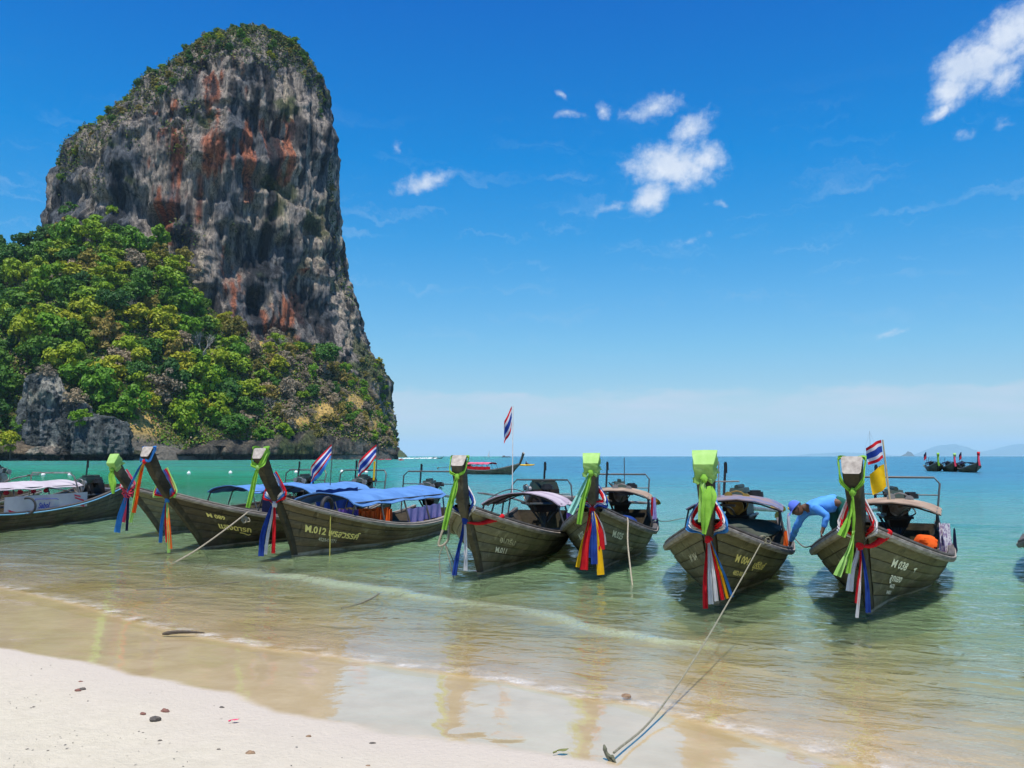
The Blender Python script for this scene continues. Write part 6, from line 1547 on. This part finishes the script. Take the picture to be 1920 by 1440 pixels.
def kayak(px, py, rz, label, mat, shirt, plab):
    c = at_z(px, py, .05); o = empty('kayak', c, rz); tag(o, label, 'kayak', 'kayaks out on the bay')
    b = MB(); rows = []
    for i in range(13):
        u = -1 + i / 6; w_ = .36 * (1 - abs(u) ** 2.2) + .01; rows.append([(u * 1.9, w_ * math.cos(a), .20 * math.sin(a) * (1 - .5 * u * u) + .12 * u * u + .08) for a in np.linspace(0, 2 * math.pi, 9)[:-1]])
    b.grid(rows, close=True); b.build('hull', mat, o)
    p = empty('person', c + Vector((0, 0, .12)), rz); tag(p, plab, 'person', 'paddlers in kayaks')
    Jk = {'pel': (Vector((0, 0, .12)), .15, .13), 'ch': (Vector((.03, 0, .5)), .15, .17), 'nk': (Vector((.05, 0, .66)), .06, .06), 'hd': (Vector((.08, 0, .84)), .10, .09), 's1': (Vector((.03, .21, .55)), .06, .06), 'e1': (Vector((.22, .30, .32)), .045, .045), 'w1': (Vector((.42, .28, .40)), .035, .035),
          's2': (Vector((.03, -.21, .55)), .06, .06), 'e2': (Vector((.22, -.30, .32)), .045, .045), 'w2': (Vector((.42, -.28, .40)), .035, .035), 'k1': (Vector((.45, .14, .30)), .07, .07), 'f1': (Vector((.85, .14, .12)), .05, .05), 'k2': (Vector((.45, -.14, .30)), .07, .07), 'f2': (Vector((.85, -.14, .12)), .05, .05)}
    me = skin_mesh('body', Jk, [('pel', 'ch'), ('ch', 'nk'), ('nk', 'hd'), ('ch', 's1'), ('s1', 'e1'), ('e1', 'w1'), ('ch', 's2'), ('s2', 'e2'), ('e2', 'w2'), ('pel', 'k1'), ('k1', 'f1'), ('pel', 'k2'), ('k2', 'f2')], 1); link('body', me, SKIN, p, smooth=True)
    Js = {k: (Jk[k][0], Jk[k][1] * 1.18, Jk[k][2] * 1.18) for k in ('ch', 'pel', 's1', 'e1', 's2', 'e2')}
    link('shirt', skin_mesh('shirt', Js, [('ch', 'pel'), ('ch', 's1'), ('s1', 'e1'), ('ch', 's2'), ('s2', 'e2')], 1), shirt, p, smooth=True)
    pd = empty('paddle', c + Vector((0, 0, .12)), rz); tag(pd, 'paddle held by the ' + plab, 'paddle', 'kayak paddles'); b = MB(); b.tube([(.42, -1.0, .25), (.42, 1.0, .55)], .018, 5); b.build('shaft', BLACKM, pd)
    for sd in (-1, 1):
        b = MB(); b.box((.42, sd * 1.1, .40 + sd * .165), (.16, .36, .03)); b.build('blade', mat, pd)
kayak(986, 873, R(8), 'yellow kayak far out to the right of the pink-roofed boat', CL['yellow'], CL['navy'], 'person in dark clothes sitting in the yellow kayak')
kayak(715, 862.0, R(170), 'red kayak close under the tip of the cliff', CL['red'], CL['white'], 'person in white sitting in the red kayak under the cliff')
kayak(728, 861.8, R(20), 'pink kayak just off the tip of the cliff', CL['pink'], CL['pink'], 'person in pink sitting in the pink kayak off the cliff')
kayak(752, 863, R(150), 'red kayak in open water right of the cliff tip', CL['red'], CL['red'], 'person in red sitting in the kayak in open water')
for i, (px, py) in enumerate(((81, 892), (131, 892), (208, 891), (354, 889), (432, 888), (555, 887), (641, 886), (675, 879), (687, 887))):
    c = at_z(px, py, 0); b = MB(); b.ball((0, 0, .10), (.22, .22, .22), 12, 8); b.tube([(0, 0, .30), (0, 0, .40)], .05, 6)
    o = b.build('buoy', simple('buoy_white', (.78, .76, .72), (.6, .58, .52), .5, 4), None, world=Matrix.Translation(c))
    tag(o, ('white round buoy furthest left, above the white roof', 'white round buoy above the stern of the white-roofed boat', 'white round buoy just left of the lime-hooded short post', 'white round buoy just right of the tall dark post', 'white round buoy left of the post of M.012', 'white round buoy left of the first roof flag',
            'white round buoy between the two roof flags', 'white round buoy furthest out, by the right roof flag', 'white round buoy just under the right roof flag')[i], 'buoy', 'white buoys in a line')

# ================================================================ THINGS ON THE SAND
PEB = [simple('pebble_dark', (.06, .055, .05), (.11, .09, .07), .8, 30), simple('pebble_red', (.20, .085, .06), (.12, .06, .045), .8, 30), simple('husk', (.26, .17, .10), (.16, .10, .06), .9, 40)]
for px, py, r, mi, lab in ((146, 1297, .034, 1, 'red-brown pebble of the touching pair at the left'), (154, 1295, .034, 0, 'dark pebble of the touching pair at the left'), (151, 1280, .022, 1, 'small flat stone just above the touching pair of pebbles'),
                           (309, 1336, .040, 1, 'largest reddish stone on the dry sand'), (291, 1351, .042, 0, 'dark slanted stone below the largest reddish one'), (268, 1340, .026, 1, 'small brick-red chip left of the largest reddish stone'),
                           (416, 1328, .022, 0, 'small dark stone near the wet line, above the pink petal'), (470, 1415, .036, 2, 'flat brown husk low on the dry sand'), (578, 1383, .024, 2, 'brown crumb of husk, the right one of two'), (548, 1384, .016, 0, 'tiny dark crumb, the left one of two'),
                           (698, 1397, .026, 0, 'dark shell piece on the sand below the wet strip'), (410, 1407, .016, 0, 'tiny dark stone left of the flat husk'), (300, 1391, .020, 0, 'small dark bit of weed below the slanted stone'), (268, 1376, .014, 0, 'tiny black speck of weed at lower left'),
                           (936, 1417, .014, 0, 'tiny dark crumb right of the shell piece'), (690, 1438, .018, 2, 'brown crumb at the very bottom edge'), (1175, 1310, .045, 2, 'brown husk washed up in the thin foam'), (1238, 1216, .03, 0, 'dark bit of weed riding on the small wave')):
    c = at_z(px, py, 0); c.z = float(ground_z(np.array([c.x]), np.array([c.y]))[0])
    d = ray(px, py); k = (c.z - CAM_H) / d.z; c = Vector((d.x * k, d.y * k, max(c.z, -.005)))
    b = MB(); b.ball((0, 0, r * .25), (r, r * .62, r * .5), 9, 6, jit=.18)
    o = b.build('stone' if mi < 2 else 'husk', PEB[mi], None, world=Matrix.Translation(c) @ Matrix.Rotation(rnd.uniform(-.5, .5), 4, 'Z')); tag(o, lab, 'stone' if mi < 2 else 'husk', 'small stones and husks on the beach')
def leaf(px, py, mat, label, L):
    c = at_z(px, py, .16); c.z = float(ground_z(np.array([c.x]), np.array([c.y]))[0]) + .012; d = ray(px, py); k = (c.z - CAM_H) / d.z; c = Vector((d.x * k, d.y * k, c.z))
    b = MB(); b.grid([[(u * L, w_ * L * .3 * math.sin(math.pi * (u + .02)) , .05 * L + .25 * L * (u - .5) ** 2 + abs(w_) * .06 * L) for w_ in (-1, -.5, 0, .5, 1)] for u in np.linspace(0, 1, 7)]); b.tube([(0, 0, .1 * L), (-.3 * L, .03 * L, .02 * L)], .006, 4)
    o = b.build('fallen_leaf', mat, None, world=Matrix.Translation(c) @ Matrix.Rotation(R(25), 4, 'Z')); tag(o, label, 'leaf')
leaf(1044, 1411, simple('leaf_fallen', (.16, .17, .05), (.1, .1, .03), .8, 20), 'small green-brown leaf on the sand left of the stake', .09)
leaf(433, 1352, simple('petal', (.62, .05, .12), (.5, .04, .1), .8, 20), 'small pink-red petal lying on the dry sand', .06)
c = at_z(338, 1191, .02); b = MB(); b.tube(spline([(-.20, -.02, .02), (-.05, .0, .035), (.12, .03, .03), (.26, .06, .015)], 5), [.012, .02, .024, .022, .022, .022, .02, .02, .018, .018, .016, .014, .012, .010, .008, .006], 7); b.tube([(.0, .0, .03), (-.14, -.03, .02)], [.012, .006], 5)
o = b.build('driftwood', simple('drift_dark', (.05, .04, .03), (.09, .07, .05), .9, 20), None, world=Matrix.Translation(c)); tag(o, 'dark driftwood stick lying at the foam line', 'driftwood')
# dark bits of weed and shell grit strewn over the dry sand
n = 230; P = []
while len(P) < n:
    x, y = rnd.uniform(-5, 1.2), rnd.uniform(4.6, 9.5); p_, q_ = PQ(np.array([x]), np.array([y])); m_ = float(q_dry(p_)[0] - q_[0])
    if m_ > .15 and rnd.random() < (.25 + .75 * math.exp(-((m_ - 1.6) / .5) ** 2)) and vn(x * 2.5, y * 2.5, 4) > -.1: P.append((x, y, float(ground_z(np.array([x]), np.array([y]))[0]) + .003))
P = np.array(P); V, Fc = leaf_quads(np.random.RandomState(2), P, np.tile([0., 0., 4.], (n, 1)), RS.uniform(.004, .014, n)); tag(link('beach_litter', np_mesh('beach_litter', V, Fc), PEB[0]), kind='stuff')
